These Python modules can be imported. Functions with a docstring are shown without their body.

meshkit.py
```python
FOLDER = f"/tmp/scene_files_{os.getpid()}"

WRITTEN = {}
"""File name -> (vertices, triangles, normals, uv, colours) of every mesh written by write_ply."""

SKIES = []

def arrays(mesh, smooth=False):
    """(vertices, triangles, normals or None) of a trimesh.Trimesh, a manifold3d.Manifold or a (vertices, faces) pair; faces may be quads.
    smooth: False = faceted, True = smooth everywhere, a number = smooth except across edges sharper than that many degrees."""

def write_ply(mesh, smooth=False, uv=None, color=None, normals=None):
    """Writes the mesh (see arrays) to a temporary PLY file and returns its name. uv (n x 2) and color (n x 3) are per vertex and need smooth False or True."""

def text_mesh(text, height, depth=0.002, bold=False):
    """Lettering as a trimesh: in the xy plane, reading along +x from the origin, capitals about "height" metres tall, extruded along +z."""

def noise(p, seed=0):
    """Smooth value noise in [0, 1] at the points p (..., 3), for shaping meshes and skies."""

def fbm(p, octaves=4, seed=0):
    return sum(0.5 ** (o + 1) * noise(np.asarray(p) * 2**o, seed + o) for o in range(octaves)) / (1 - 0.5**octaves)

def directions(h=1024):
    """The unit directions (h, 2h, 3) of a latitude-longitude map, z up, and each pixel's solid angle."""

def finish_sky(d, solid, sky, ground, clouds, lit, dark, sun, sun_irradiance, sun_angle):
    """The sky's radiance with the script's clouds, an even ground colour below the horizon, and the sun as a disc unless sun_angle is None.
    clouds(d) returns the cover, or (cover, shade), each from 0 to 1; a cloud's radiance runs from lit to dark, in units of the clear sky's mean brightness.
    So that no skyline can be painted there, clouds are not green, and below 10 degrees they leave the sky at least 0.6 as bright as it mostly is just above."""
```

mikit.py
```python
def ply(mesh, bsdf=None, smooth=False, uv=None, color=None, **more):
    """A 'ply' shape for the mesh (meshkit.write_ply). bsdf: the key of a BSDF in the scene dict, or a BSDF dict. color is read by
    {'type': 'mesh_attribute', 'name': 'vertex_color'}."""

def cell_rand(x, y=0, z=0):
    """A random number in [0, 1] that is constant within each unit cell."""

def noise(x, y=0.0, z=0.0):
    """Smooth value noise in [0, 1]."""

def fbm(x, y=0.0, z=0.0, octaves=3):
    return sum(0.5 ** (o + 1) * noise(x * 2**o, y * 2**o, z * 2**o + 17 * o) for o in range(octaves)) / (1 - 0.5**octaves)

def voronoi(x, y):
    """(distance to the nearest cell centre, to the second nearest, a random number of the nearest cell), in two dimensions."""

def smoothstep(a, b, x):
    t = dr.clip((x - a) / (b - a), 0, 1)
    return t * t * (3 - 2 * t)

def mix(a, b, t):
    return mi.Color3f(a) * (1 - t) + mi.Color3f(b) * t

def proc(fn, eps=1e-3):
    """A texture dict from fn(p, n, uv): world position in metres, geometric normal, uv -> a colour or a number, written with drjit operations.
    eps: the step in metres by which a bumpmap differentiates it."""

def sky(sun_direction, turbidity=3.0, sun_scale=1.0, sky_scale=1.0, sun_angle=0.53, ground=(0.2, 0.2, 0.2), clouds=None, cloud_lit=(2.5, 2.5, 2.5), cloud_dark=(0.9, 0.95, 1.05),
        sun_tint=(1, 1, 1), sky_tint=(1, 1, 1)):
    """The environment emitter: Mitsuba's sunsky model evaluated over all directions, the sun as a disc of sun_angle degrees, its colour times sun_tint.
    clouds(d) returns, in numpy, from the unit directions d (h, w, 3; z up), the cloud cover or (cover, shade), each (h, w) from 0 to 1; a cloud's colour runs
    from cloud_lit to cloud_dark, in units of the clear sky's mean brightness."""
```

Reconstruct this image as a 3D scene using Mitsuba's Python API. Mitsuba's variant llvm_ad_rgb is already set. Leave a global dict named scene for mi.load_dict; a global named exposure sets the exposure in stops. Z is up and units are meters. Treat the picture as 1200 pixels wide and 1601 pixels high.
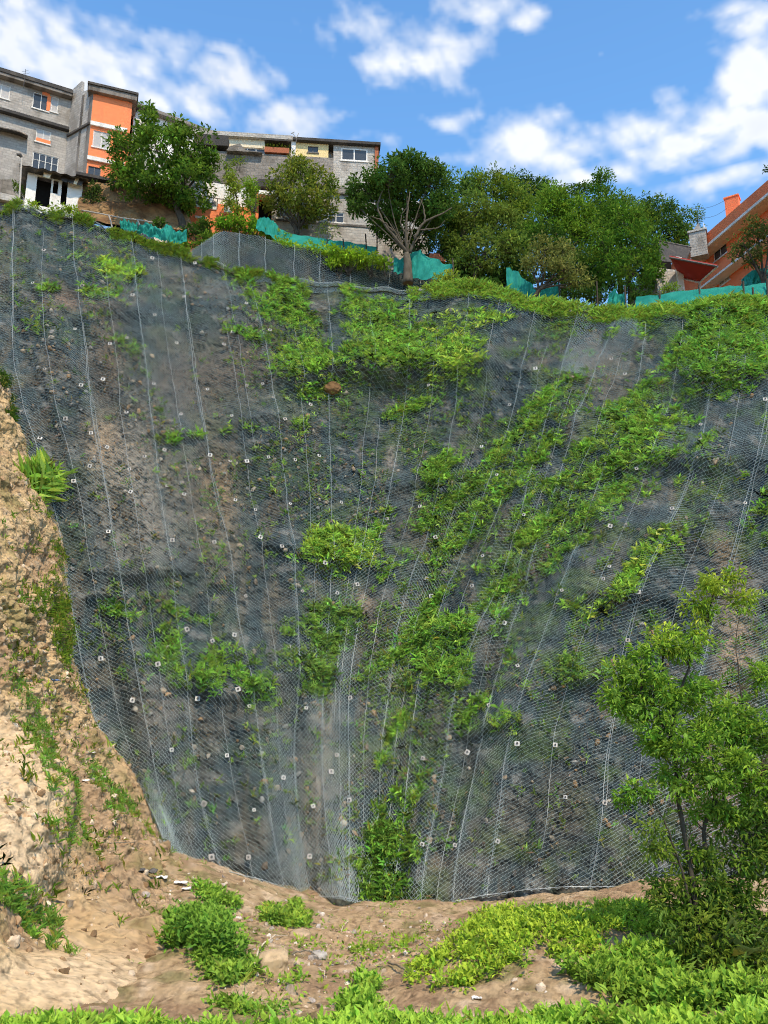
import math, random
import numpy as np, trimesh
import drjit as dr, mitsuba as mi
import mikit, meshkit
from scipy.interpolate import PchipInterpolator, interp1d
from scipy.ndimage import map_coordinates, gaussian_filter
from shapely.geometry import Polygon, box as sbox

scene, labels = {}, {}
# ------------------------------------------------------------------ camera, sky, exposure
FOC, PITCH = 1300.0, math.radians(13.0)          # focal length in pixels of the 1200 x 1601 photograph
SP, CP = math.sin(PITCH), math.cos(PITCH)
exposure = 1.6
scene['camera'] = {'type': 'perspective', 'fov': math.degrees(2 * math.atan(600 / FOC)), 'fov_axis': 'x',
                   'near_clip': 0.1, 'far_clip': 4000.0,
                   'to_world': mi.ScalarTransform4f().look_at(origin=[0, 0, 0], target=[0, CP, SP], up=[0, 0, 1])}


def ray(px, py):
    """Direction through a photograph pixel, scaled to run one metre forward (y = 1)."""
    px, py = np.asarray(px, float), np.asarray(py, float)
    cx, cy = (px - 600) / FOC, (800.5 - py) / FOC
    yy = CP - cy * SP
    return np.stack([cx / yy, np.ones_like(yy), (SP + cy * CP) / yy], -1)


def at(px, py, Y):
    return ray(px, py) * np.asarray(Y, float)[..., None]


def pix(P):
    """Photograph pixel of a world point (used only to plan where plants grow)."""
    P = np.asarray(P, float)
    w = P[..., 1] * CP + P[..., 2] * SP
    c = P[..., 2] * CP - P[..., 1] * SP
    return 600 + FOC * P[..., 0] / w, 800.5 - FOC * c / w


CLOUDS = [  # azimuth/elevation blobs (named by where the photograph has them): px, py, rx, ry, strength
    (20, 50, 75, 60, .75), (80, 110, 120, 60, .70), (165, 90, 70, 45, .60), (240, 85, 50, 32, .52), (190, 140, 110, 40, .48), (300, 165, 60, 28, .46), (350, 130, 70, 26, .50), (340, 92, 28, 10, .4), (-120, 60, 160, 110, .6), (430, 130, 30, 16, .34),
    (470, 188, 80, 26, .50), (480, 155, 50, 10, .42), (560, 212, 60, 14, .40), (610, 216, 40, 12, .36), (700, 188, 55, 14, .46), (745, 178, 20, 12, .42),
    (660, 95, 75, 36, .58), (570, 40, 55, 34, .44), (510, 60, 40, 30, .30), (812, 40, 24, 18, .56), (760, 22, 40, 18, .48), (740, 80, 40, 22, .46), (700, 10, 30, 14, .4), (620, 130, 40, 14, .40), (500, 95, 40, 10, .28),
    (820, 215, 75, 36, .66), (890, 235, 110, 34, .58), (1000, 200, 70, 34, .58), (960, 270, 160, 26, .54), (1050, 235, 110, 30, .56), (1110, 290, 80, 16, .56), (1130, 245, 60, 20, .50), (740, 240, 60, 14, .40),
    (1165, 130, 60, 50, .68), (1130, 190, 70, 28, .60), (1200, 190, 60, 40, .64), (1260, 160, 80, 80, .6), (1180, 38, 60, 22, .50), (1045, 148, 40, 14, .48), (1110, 130, 30, 12, .40), (1170, 8, 60, 14, .44), (860, 262, 120, 18, .4)]


def clouds(d):
    az, el = np.arctan2(d[..., 0], d[..., 1]), np.arcsin(np.clip(d[..., 2], -1, 1))
    q = d / np.maximum(d[..., 2:3] + .25, .12)
    warp = (meshkit.fbm(q * 5 + 3, 4, 3) - .5)
    warp2 = (meshkit.fbm(q * 5 + 31, 4, 9) - .5)
    inside = np.exp(-(np.maximum(np.abs(az) - .46, 0) / .12) ** 2) * np.exp(-(np.maximum(el - .74, 0) / .1) ** 2) * (d[..., 1] > 0)
    f = np.zeros(az.shape)
    for px, py, rx, ry, a in CLOUDS:
        v = ray(px, py)
        a0, e0 = math.atan2(v[0], v[1]), math.atan2(v[2], math.hypot(v[0], v[1]))
        sx, sy = rx / FOC, ry / FOC
        da = (az - a0 + .05 * warp) * np.cos(e0) / sx
        de = (el - e0 + .035 * warp2) / sy
        f = np.maximum(f, a * np.exp(-(da ** 2 + de ** 2) * .7))
    n = meshkit.fbm(np.stack([q[..., 0] * 3.2, q[..., 1] * 3.2, q[..., 2] * 5], -1) + 7, 6, 5)
    wa, we = az + .03 * warp2, el + .02 * warp
    n2 = meshkit.fbm(np.stack([wa * 11 + we * 5, we * 19, az * 0], -1) + 3.3, 5, 21)
    n3 = meshkit.fbm(np.stack([wa * 40 + we * 24, we * 62, az * 0], -1) + 8.3, 4, 23)
    g = (n2 - .5) * 1.15 + (n3 - .5) * 1.3
    field = inside * (f - .27) + (1 - inside) * ((n - .5) * 1.6 - .06) + g * .55
    cover = np.clip((field + .04) / .40, 0, 1)
    cover = cover ** 1.35
    shade = np.clip((field - .30) * .9 + (meshkit.fbm(np.stack([az * 9, el * 14, az * 0], -1) + 9, 4, 2) - .5) * .9, 0, .75)
    return cover * .92, shade


SUN = (0.22, -0.52, 0.81)
scene['sky_light'] = mikit.sky(SUN, turbidity=2.6, clouds=clouds, sky_scale=2.5, cloud_lit=(1.5, 1.53, 1.57), cloud_dark=(.98, 1.06, 1.2),
                               sky_tint=(.86, 1.06, 1.06), sun_tint=(1, .98, .93))


# ------------------------------------------------------------------ helpers
def numbered(key):
    """The key, with _001, _002 ... where it is taken (by an entry or by a thing that has only parts)."""
    taken = lambda k: k in scene or k in labels
    if not taken(key):
        return key
    k = COUNT.get(key, 0) + 1
    while taken(f'{key}_{k:03d}'):
        k += 1
    COUNT[key] = k
    return f'{key}_{k:03d}'


COUNT = {}


def tag(key, label=None, cat=None, group=None, kind=None):
    e = labels.setdefault(key, {})
    for k, v in (('label', label), ('category', cat), ('group', group), ('kind', kind)):
        if v:
            e[k] = v


def thing(name, label, cat, group=None):
    key = numbered(name)
    tag(key, label, cat, group)
    return key


def add(name, mesh, bsdf, parent=None, smooth=False, color=None, uv=None):
    key = numbered(f'{parent}__{name}' if parent else name)
    if isinstance(mesh, tuple) and len(mesh) == 3:
        mesh, color = mesh[:2], mesh[2]
    scene[key] = mikit.ply(mesh, bsdf, smooth=smooth, color=color, uv=uv)
    return key


def joined(parts):
    """(V, F) or (V, F, C) tuples as one."""
    at_, V, F, C = 0, [], [], []
    for p in parts:
        V.append(np.asarray(p[0], float)); F.append(np.asarray(p[1], int) + at_); at_ += len(p[0])
        if len(p) > 2:
            C.append(p[2])
    out = (np.vstack(V), np.vstack(F))
    return out + (np.vstack(C),) if C else out


def unit(v):
    return v / np.maximum(np.linalg.norm(v, axis=-1, keepdims=True), 1e-9)


def grid_faces(n, m):
    i, j = np.meshgrid(np.arange(n - 1), np.arange(m - 1), indexing='ij')
    a = i * m + j
    return np.vstack([np.stack([a, a + m, a + m + 1], -1).reshape(-1, 3), np.stack([a, a + m + 1, a + 1], -1).reshape(-1, 3)])


def grid_normals(P):
    du, dv = np.gradient(P, axis=0), np.gradient(P, axis=1)
    return unit(np.cross(du, dv))


def tube(points, radii, sides=7, cap=True):
    p = np.asarray(points, float)
    r = np.broadcast_to(radii, (len(p),))
    t = unit(np.gradient(p, axis=0))
    a = np.cross(t, np.where(np.abs(t[:, 2:]) < .9, [0, 0, 1.], [1., 0, 0]))
    a = unit(a)
    b, ang = np.cross(t, a), np.arange(sides) * 2 * np.pi / sides
    v = p[:, None] + r[:, None, None] * (np.cos(ang)[None, :, None] * a[:, None] + np.sin(ang)[None, :, None] * b[:, None])
    i, j = np.meshgrid(np.arange(len(p) - 1), np.arange(sides), indexing='ij')
    q = np.stack([i * sides + j, i * sides + (j + 1) % sides, (i + 1) * sides + (j + 1) % sides, (i + 1) * sides + j], -1).reshape(-1, 4)
    F = np.vstack([q[:, [0, 1, 2]], q[:, [0, 2, 3]]])
    V = v.reshape(-1, 3)
    if cap:
        n = len(V)
        V = np.vstack([V, p[:1], p[-1:]])
        k = np.arange(sides)
        F = np.vstack([F, np.stack([k * 0 + n, (k + 1) % sides, k], -1),
                       np.stack([k * 0 + n + 1, n - sides + k, n - sides + (k + 1) % sides], -1)])
    return V, F


def curve(pts, n=12, wob=0, rng=None):
    p = np.asarray(pts, float)
    s = np.r_[0, np.cumsum(np.linalg.norm(np.diff(p, axis=0), axis=1))]
    out = PchipInterpolator(s / s[-1], p, axis=0)(np.linspace(0, 1, n))
    if wob:
        out[1:-1] += rng.normal(0, wob, (n - 2, 3))
    return out


def boxm(x0, x1, y0, y1, z0, z1):
    m = trimesh.creation.box([x1 - x0, y1 - y0, z1 - z0])
    m.apply_translation([(x0 + x1) / 2, (y0 + y1) / 2, (z0 + z1) / 2])
    return np.array(m.vertices), np.array(m.faces)


def leaves(P, D, N, L, W, C, droop=.15, fold=.12, quad=False):
    """Folded leaf blades from base points P along D, their upper side towards N; C per leaf."""
    n = len(P)
    D = unit(D)
    S = unit(np.cross(D, N))
    U = np.cross(S, D)
    L, W = (np.broadcast_to(np.asarray(x, float), (n,))[:, None] for x in (L, W))
    if quad:
        V = np.stack([P, P + D * L * .5 + S * W * .5 + U * W * fold, P + D * L - U * L * droop, P + D * L * .5 - S * W * .5 + U * W * fold], 1)
        F = np.array([[0, 1, 2], [0, 2, 3]])
    else:
        V = np.stack([P, P + D * L * .45 + S * W * .5 + U * W * fold, P + D * L - U * L * droop, P + D * L * .45 - S * W * .5 + U * W * fold,
                      P + D * L * .5 - U * L * droop * .2], 1)
        F = np.array([[0, 1, 4], [0, 4, 3], [1, 2, 4], [4, 2, 3]])
    k = V.shape[1]
    FF = (np.arange(n)[:, None, None] * k + F[None]).reshape(-1, 3)
    return V.reshape(-1, 3), FF, np.repeat(np.clip(C, 0.004, .9), k, axis=0)


def rand_unit(rng, n):
    return unit(rng.normal(size=(n, 3)))


def foliage_color(rng, n, base, var=.18, hue=.12):
    b = np.asarray(base, float)
    c = b[None] * (1 + rng.normal(0, var, (n, 1)))
    c[:, 0] *= 1 + rng.normal(0, hue, n)
    c[:, 2] *= 1 + rng.normal(0, hue, n)
    return np.clip(c, .004, .8)


# ------------------------------------------------------------------ materials
VC = {'type': 'mesh_attribute', 'name': 'vertex_color'}


def rgb(*c):
    return {'type': 'rgb', 'value': list(c)}


def two(b):
    return {'type': 'twosided', 'bsdf': b}


def plain(c, rough=.8, spec=.3, metal=0.):
    return two({'type': 'principled', 'base_color': rgb(*c) if isinstance(c, tuple) else c, 'roughness': rough, 'specular': spec, 'metallic': metal})


scene['m_leaf'] = {'type': 'principledthin', 'base_color': VC, 'roughness': .65, 'diff_trans': .6, 'eta': 1.25}
scene['m_bark'] = plain(mikit.proc(lambda p, n, uv: mikit.mix((.10, .085, .06), (.24, .215, .17), mikit.fbm(p.x * 9, p.y * 9, p.z * 3, 3))), .9, .2)
scene['m_mid_bark'] = plain(mikit.proc(lambda p, n, uv: mikit.mix((.06, .05, .035), (.15, .13, .10), mikit.fbm(p.x * 9, p.y * 9, p.z * 3, 3))), .9, .2)
scene['m_dark_bark'] = plain(mikit.proc(lambda p, n, uv: mikit.mix((.035, .028, .02), (.10, .085, .065), mikit.fbm(p.x * 14, p.y * 14, p.z * 5, 3))), .9, .2)


def soil_blend(freq, dark, amt, bump):
    f = lambda p, n, uv: mikit.smoothstep(.45, .8, mikit.fbm(p.x * freq, p.y * freq, p.z * freq, 3)) * amt
    h = lambda p, n, uv: mikit.fbm(p.x * freq * .8, p.y * freq * .8, p.z * freq * .8, 3) * bump
    return {'type': 'bumpmap', 'arbitrary': mikit.proc(h, eps=.02), 'scale': 1.0,
            'nested': two({'type': 'blendbsdf', 'weight': mikit.proc(f),
                           'a': {'type': 'diffuse', 'reflectance': VC}, 'b': {'type': 'diffuse', 'reflectance': rgb(*dark)}})}


scene['m_slope_soil'] = soil_blend(6.5, (.030, .034, .034), .85, .22)
scene['m_earth'] = soil_blend(7.0, (.13, .08, .045), .6, .20)
scene['m_wire'] = two({'type': 'principled', 'base_color': rgb(.43, .53, .55), 'roughness': .5, 'metallic': .15, 'specular': .5})
scene['m_rope'] = two({'type': 'principled', 'base_color': rgb(.34, .38, .40), 'roughness': .5, 'metallic': .2, 'specular': .5})
scene['m_plate'] = plain(mikit.proc(lambda p, n, uv: mikit.mix((.24, .22, .20), (.58, .59, .58), mikit.noise(p.x * 1.7, p.y * 1.7, p.z * 1.7))), .6, .3)
scene['m_bolt'] = plain((.03, .032, .035), .6, .4)
scene['m_rock'] = soil_blend(7.0, (.22, .16, .10), .5, .05)

# ------------------------------------------------------------------ the netted hillside: columns of the surface, crest to foot
COLS = {
    -700: [(-700, 300), (-620, 700), (-500, 1100), (-300, 1430)],
    -250: [(-250, 322), (-240, 620), (-160, 1000), (20, 1300), (150, 1430)],
    -90: [(-90, 330), (-95, 560), (-30, 900), (90, 1200), (215, 1400)],
    30: [(30, 338), (22, 500), (33, 610), (88, 800), (118, 980), (148, 1130), (235, 1255), (272, 1338)],
    116: [(116, 345), (128, 500), (148, 660), (175, 830), (205, 1000), (232, 1150), (262, 1290), (300, 1350)],
    205: [(205, 372), (222, 520), (240, 690), (262, 860), (280, 1010), (299, 1180), (325, 1300), (352, 1368)],
    280: [(280, 385), (296, 520), (320, 680), (345, 800), (370, 930), (392, 1060), (410, 1200), (432, 1330), (450, 1396)],
    385: [(385, 425), (410, 520), (438, 700), (456, 870), (462, 1010), (460, 1180), (475, 1330), (490, 1408)],
    510: [(510, 447), (512, 600), (516, 760), (516, 880), (508, 1020), (502, 1200), (512, 1330), (522, 1416)],
    640: [(640, 463), (637, 580), (622, 700), (596, 830), (562, 960), (545, 1100), (546, 1280), (546, 1420)],
    735: [(735, 450), (725, 560), (700, 700), (665, 830), (625, 960), (598, 1120), (588, 1280), (574, 1424)],
    840: [(840, 474), (815, 590), (783, 700), (735, 830), (690, 930), (664, 1020), (650, 1100), (640, 1200), (625, 1330), (612, 1427)],
    905: [(905, 482), (875, 590), (845, 700), (805, 850), (765, 960), (728, 1050), (706, 1130), (690, 1220), (668, 1330), (656, 1426)],
    968: [(968, 486), (925, 590), (893, 690), (860, 780), (828, 890), (789, 1000), (764, 1100), (742, 1200), (718, 1320), (705, 1420)],
    1012: [(1012, 484), (985, 640), (950, 720), (900, 870), (855, 990), (820, 1085), (795, 1170), (775, 1310), (755, 1408)],
    1125: [(1125, 479), (1110, 600), (1088, 720), (1058, 800), (1000, 930), (975, 1010), (952, 1150), (935, 1290), (915, 1394)],
    1205: [(1205, 474), (1198, 620), (1185, 700), (1163, 790), (1138, 880), (1105, 1010), (1060, 1150), (1030, 1290), (1010, 1395)],
    1330: [(1330, 470), (1320, 700), (1270, 900), (1210, 1100), (1160, 1290), (1130, 1400)],
    1550: [(1550, 470), (1540, 700), (1500, 1000), (1440, 1250), (1400, 1405)],
    2000: [(2000, 460), (2000, 700), (1980, 1000), (1920, 1250), (1900, 1405)]}
K_SLOPE, Y_FOOT = .40, 30.0
Z_FOOT = float(at(600, 1420, 30.0)[2])


def valley(px, py):
    """How far the gully lies behind the mean plane of the slope, by photograph pixel of the plane."""
    yv = np.interp(py, [430, 700, 880, 1080, 1300, 1430], [640, 625, 590, 525, 540, 560])
    amp = np.interp(py, [430, 900, 1200, 1430], [6.0, 5.8, 3.4, 1.3])
    x = (px - yv)
    w = np.where(x < 0, 330, 420)
    return amp * np.exp(-np.sqrt((x / w) ** 2 + .02)) - amp * .55 + 1.2 * np.clip((py - 1250) / 180, 0, 1) * 0


def slope_depth(px, py):
    r = ray(px, py)
    return (Y_FOOT - K_SLOPE * Z_FOOT + valley(px, py)) / (1 - K_SLOPE * r[..., 2])


NT = 60
keys = sorted(COLS)
C3 = []
for k in keys:
    c = np.array(COLS[k], float)
    py = np.linspace(c[0, 1], c[-1, 1], 80)
    px = PchipInterpolator(c[:, 1], c[:, 0])(py)
    P = at(px, py, slope_depth(px, py))
    z = np.linspace(P[0, 2], P[-1, 2], NT)
    P = np.stack([np.interp(-z, -P[:, 2], P[:, 0]), np.interp(-z, -P[:, 2], P[:, 1]), z], -1)
    for a in (0, 1):
        P[:, a] = gaussian_filter(P[:, a], 1.2, mode='nearest')
    C3.append(P)
C3 = PchipInterpolator(keys, np.array(C3), axis=0)
S_LO, S_HI, NS = -700, 2000, 541
BASE = C3(np.linspace(S_LO, S_HI, NS))
for a in range(3):
    BASE[..., a] = gaussian_filter(BASE[..., a], (2.0, .5), mode='nearest')
BN = grid_normals(BASE)
if BN[..., 1].mean() > 0:
    BN = -BN
BPX, BPY = pix(BASE)

LEDGES = [(560, 596, 110, 26, 1.0), (640, 590, 60, 22, .5), (235, 905, 90, 18, .4), (290, 690, 45, 16, .35), (770, 585, 90, 20, .55), (525, 885, 60, 26, .7),
          (1080, 735, 110, 26, .7), (330, 1085, 90, 22, .5), (980, 940, 90, 24, .5), (480, 1060, 60, 20, .4), (900, 1070, 60, 18, .4), (760, 1140, 50, 18, .4),
          (400, 660, 60, 14, .3), (640, 760, 60, 14, .35), (1130, 600, 90, 26, .7), (190, 500, 110, 16, .3), (180, 940, 60, 12, .3), (700, 990, 80, 18, .35), (440, 860, 50, 14, .4)]


def fold_coord(px, py):
    """A coordinate that stays nearly the same down each fold of the drape."""
    yv = np.interp(py, [430, 700, 880, 1080, 1300, 1430], [640, 625, 590, 525, 540, 560])
    b = 1 / (1 + np.exp(-(px - yv) / 40))
    return px + (py - 900) * (b * np.clip(.25 + (px - yv) / 900, .2, .62) - (1 - b) * np.clip((yv - px) / 1500, .05, .3))


def folds(P, px, py):
    """Ribs and runnels that run with the fall of the slope."""
    q = fold_coord(px, py)
    z = np.zeros_like(q)
    b = meshkit.fbm(np.stack([q / 95, py / 520, z], -1), 3, 15) - .5
    c = 1 - 2 * np.abs(meshkit.fbm(np.stack([q / 60 + 9, py / 420, z], -1), 2, 16) - .5)
    return b * 1.7 + (c - .75) * .6


def relief(P, px, py):
    """Metres by which the hillside stands out from its smooth base: (broad shape shared by soil and net)."""
    d = (meshkit.fbm(P / 3.2, 3, 4) - .5) * 1.1
    q = np.stack([P[..., 0] * 1.1, P[..., 1] * .15, P[..., 2] * .12], -1)
    d += (meshkit.fbm(q, 2, 8) - .5) * .5
    d += folds(P, px, py)
    for cx, cy, w, h, a in LEDGES:
        v = (py - cy + 6 * np.sin(px * .05)) / h
        d += a * np.exp(-((px - cx) / w) ** 2) * np.where(v < 0, np.exp(-(v / 2.2) ** 2), np.exp(-(v / .45) ** 2))
    return d


def sample(A, s, t):
    i, j = (np.asarray(s, float) - S_LO) / (S_HI - S_LO) * (NS - 1), np.asarray(t, float) * (NT - 1)
    sh = np.broadcast(i, j).shape
    c = np.array([np.broadcast_to(i, sh).ravel(), np.broadcast_to(j, sh).ravel()])
    if A.ndim == 2:
        return map_coordinates(A, c, order=1, mode='nearest').reshape(sh)
    return np.stack([map_coordinates(A[..., k], c, order=1 if k > 2 else 3, mode='nearest').reshape(sh) for k in range(A.shape[-1])], -1)


def hill_point(s, t, lift=0.):
    """Point and normal of the hillside's broad shape, raised by lift."""
    P, N = sample(BASE, s, t), unit(sample(BN, s, t))
    px, py = pix(P)
    return P + N * (relief(P, px, py) + lift)[..., None], N


# large patches of the soil that differ: px, py, rx, ry, colour
PATCH = [(205, 730, 60, 75, (.30, .26, .21)), (160, 690, 22, 40, (.34, .25, .16)), (230, 800, 60, 80, (.23, .21, .18)), (330, 760, 35, 60, (.22, .16, .10)), (170, 560, 25, 70, (.16, .12, .085)),
         (345, 850, 30, 60, (.2, .17, .13)), (300, 590, 70, 50, (.13, .11, .09)), (350, 760, 16, 50, (.26, .19, .12)), (505, 1130, 16, 90, (.30, .25, .19)), (490, 1260, 18, 80, (.27, .22, .17)),
         (565, 945, 20, 22, (.36, .27, .2)), (610, 715, 8, 16, (.3, .26, .22)), (1150, 1010, 26, 90, (.40, .29, .2)), (1120, 1230, 60, 60, (.30, .22, .16)), (1130, 860, 20, 30, (.2, .15, .1)),
         (520, 1370, 70, 40, (.26, .25, .23)), (390, 560, 50, 60, (.13, .105, .08)), (250, 1110, 40, 50, (.19, .17, .15)), (940, 480, 20, 30, (.22, .16, .11)), (930, 560, 40, 40, (.19, .14, .1)),
         (690, 830, 60, 40, (.15, .12, .085)), (600, 1000, 60, 60, (.13, .11, .08)), (830, 880, 30, 22, (.22, .16, .12)), (110, 470, 60, 16, (.2, .15, .12)), (880, 1260, 50, 60, (.11, .10, .085))]


def soil_color(P, px, py, rng):
    n1, n2, n3 = meshkit.fbm(P / 2.2, 4, 11), meshkit.fbm(P * 1.9, 3, 12), meshkit.fbm(np.stack([P[..., 0] * 2.2, P[..., 1] * .3, P[..., 2] * .25], -1), 3, 13)
    c = np.ones(P.shape) * np.array([.052, .074, .082])
    mixin = lambda c, col, w: c * (1 - w[..., None]) + np.array(col) * w[..., None]
    c = mixin(c, (.14, .122, .095), np.clip((n1 - .55) * 6, 0, .65))
    c = mixin(c, (.16, .13, .09), np.clip((n3 - .62) * 6, 0, .6))
    c = mixin(c, (.20, .20, .19), np.clip((n2 - .59) * 6, 0, .75))
    c = mixin(c, (.036, .044, .048), np.clip((.44 - n2) * 6, 0, .8))
    g = meshkit.fbm(P / 1.6 + 40, 4, 14)
    c = mixin(c, (.075, .12, .030), np.clip((g - .50) * 5, 0, .65) * np.clip((px - 250) / 400, .35, 1))
    for cx, cy, rx, ry, col in PATCH:
        w = np.exp(-(((px - cx) / rx) ** 2 + ((py - cy) / ry) ** 2) ** 1.0) * np.clip(.25 + 1.5 * n2, 0, 1.1)
        c = mixin(c, col, np.clip(w, 0, .92))
    return np.clip(c * (.8 + .4 * rng.random(P.shape[:-1]))[..., None], .01, .7)


rng = np.random.default_rng(1)
ss = np.unique(np.r_[np.linspace(-700, -120, 30), np.linspace(-120, 1330, 430), np.linspace(1330, 2000, 30)])
tt = np.r_[np.linspace(0, 1.0, 330), 1.012, 1.03, 1.06]
SG, TG = np.meshgrid(ss, tt, indexing='ij')
HP, HN = hill_point(SG, np.minimum(TG, 1))
HP = HP + np.maximum(TG - 1, 0)[..., None] * np.array([0, -4.0, -34.0])            # the foot runs on below the ground
hpx, hpy = pix(HP)
fine = (meshkit.fbm(HP * 1.6, 4, 20) - .5) * .42 + (meshkit.fbm(HP * 4.5, 3, 22) - .5) * .22
SOIL = HP + HN * (fine - .08)[..., None]
# the sheet turns down into the ground at the foot and runs back into the hilltop at the crest
add('hillside', (SOIL.reshape(-1, 3), grid_faces(len(ss), len(tt))), 'm_slope_soil', smooth=True, color=soil_color(HP, hpx, hpy, rng).reshape(-1, 3))
tag('hillside', 'dark steep cut slope of soil and rock under grey wire netting', kind='structure')


# ------------------------------------------------------------------ the second, higher slope behind the fold, and its net
UP_TOP = [(285, 404), (322, 380), (352, 364), (400, 370), (450, 384), (500, 396), (560, 408), (620, 424), (680, 436), (735, 445), (790, 456)]
UP_BOT = [(275, 440), (325, 450), (350, 456), (400, 470), (450, 486), (500, 500), (560, 512), (620, 520), (680, 522), (735, 515), (790, 520)]


def upper_point(u, v, lift=0.):
    """u 0..1 along the slope, v 0 top .. 1 bottom."""
    k = np.linspace(0, 1, len(UP_TOP))
    T, B = PchipInterpolator(k, np.array(UP_TOP, float), axis=0)(u), PchipInterpolator(k, np.array(UP_BOT, float), axis=0)(u)
    front = slope_depth(B[..., 0], B[..., 1] - 40) + 2.2
    yt, yb = front + 2.0, front
    PT, PB = at(T[..., 0], T[..., 1], yt), at(B[..., 0], B[..., 1], yb)
    w = np.asarray(v)[..., None]
    P = PT * (1 - w) + PB * w
    N = unit(np.stack([np.full(P.shape[:-1], .05), np.full(P.shape[:-1], -.95), np.full(P.shape[:-1], .3)], -1))
    return P + N * ((meshkit.fbm(P / 1.5, 3, 31) - .5) * .5 + lift)[..., None], N


UG, VG = np.meshgrid(np.linspace(0, 1, 150), np.linspace(-.02, 1, 40), indexing='ij')
UP, UN = upper_point(UG, VG)
upx, upy = pix(UP)
UPS = UP + UN * ((meshkit.fbm(UP * 1.8, 3, 23) - .5) * .3 - .06)[..., None]
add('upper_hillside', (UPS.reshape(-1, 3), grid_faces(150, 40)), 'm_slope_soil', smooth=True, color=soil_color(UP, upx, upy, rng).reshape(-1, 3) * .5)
tag('upper_hillside', 'short dark slope above the fold of the netting', kind='structure')


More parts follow.
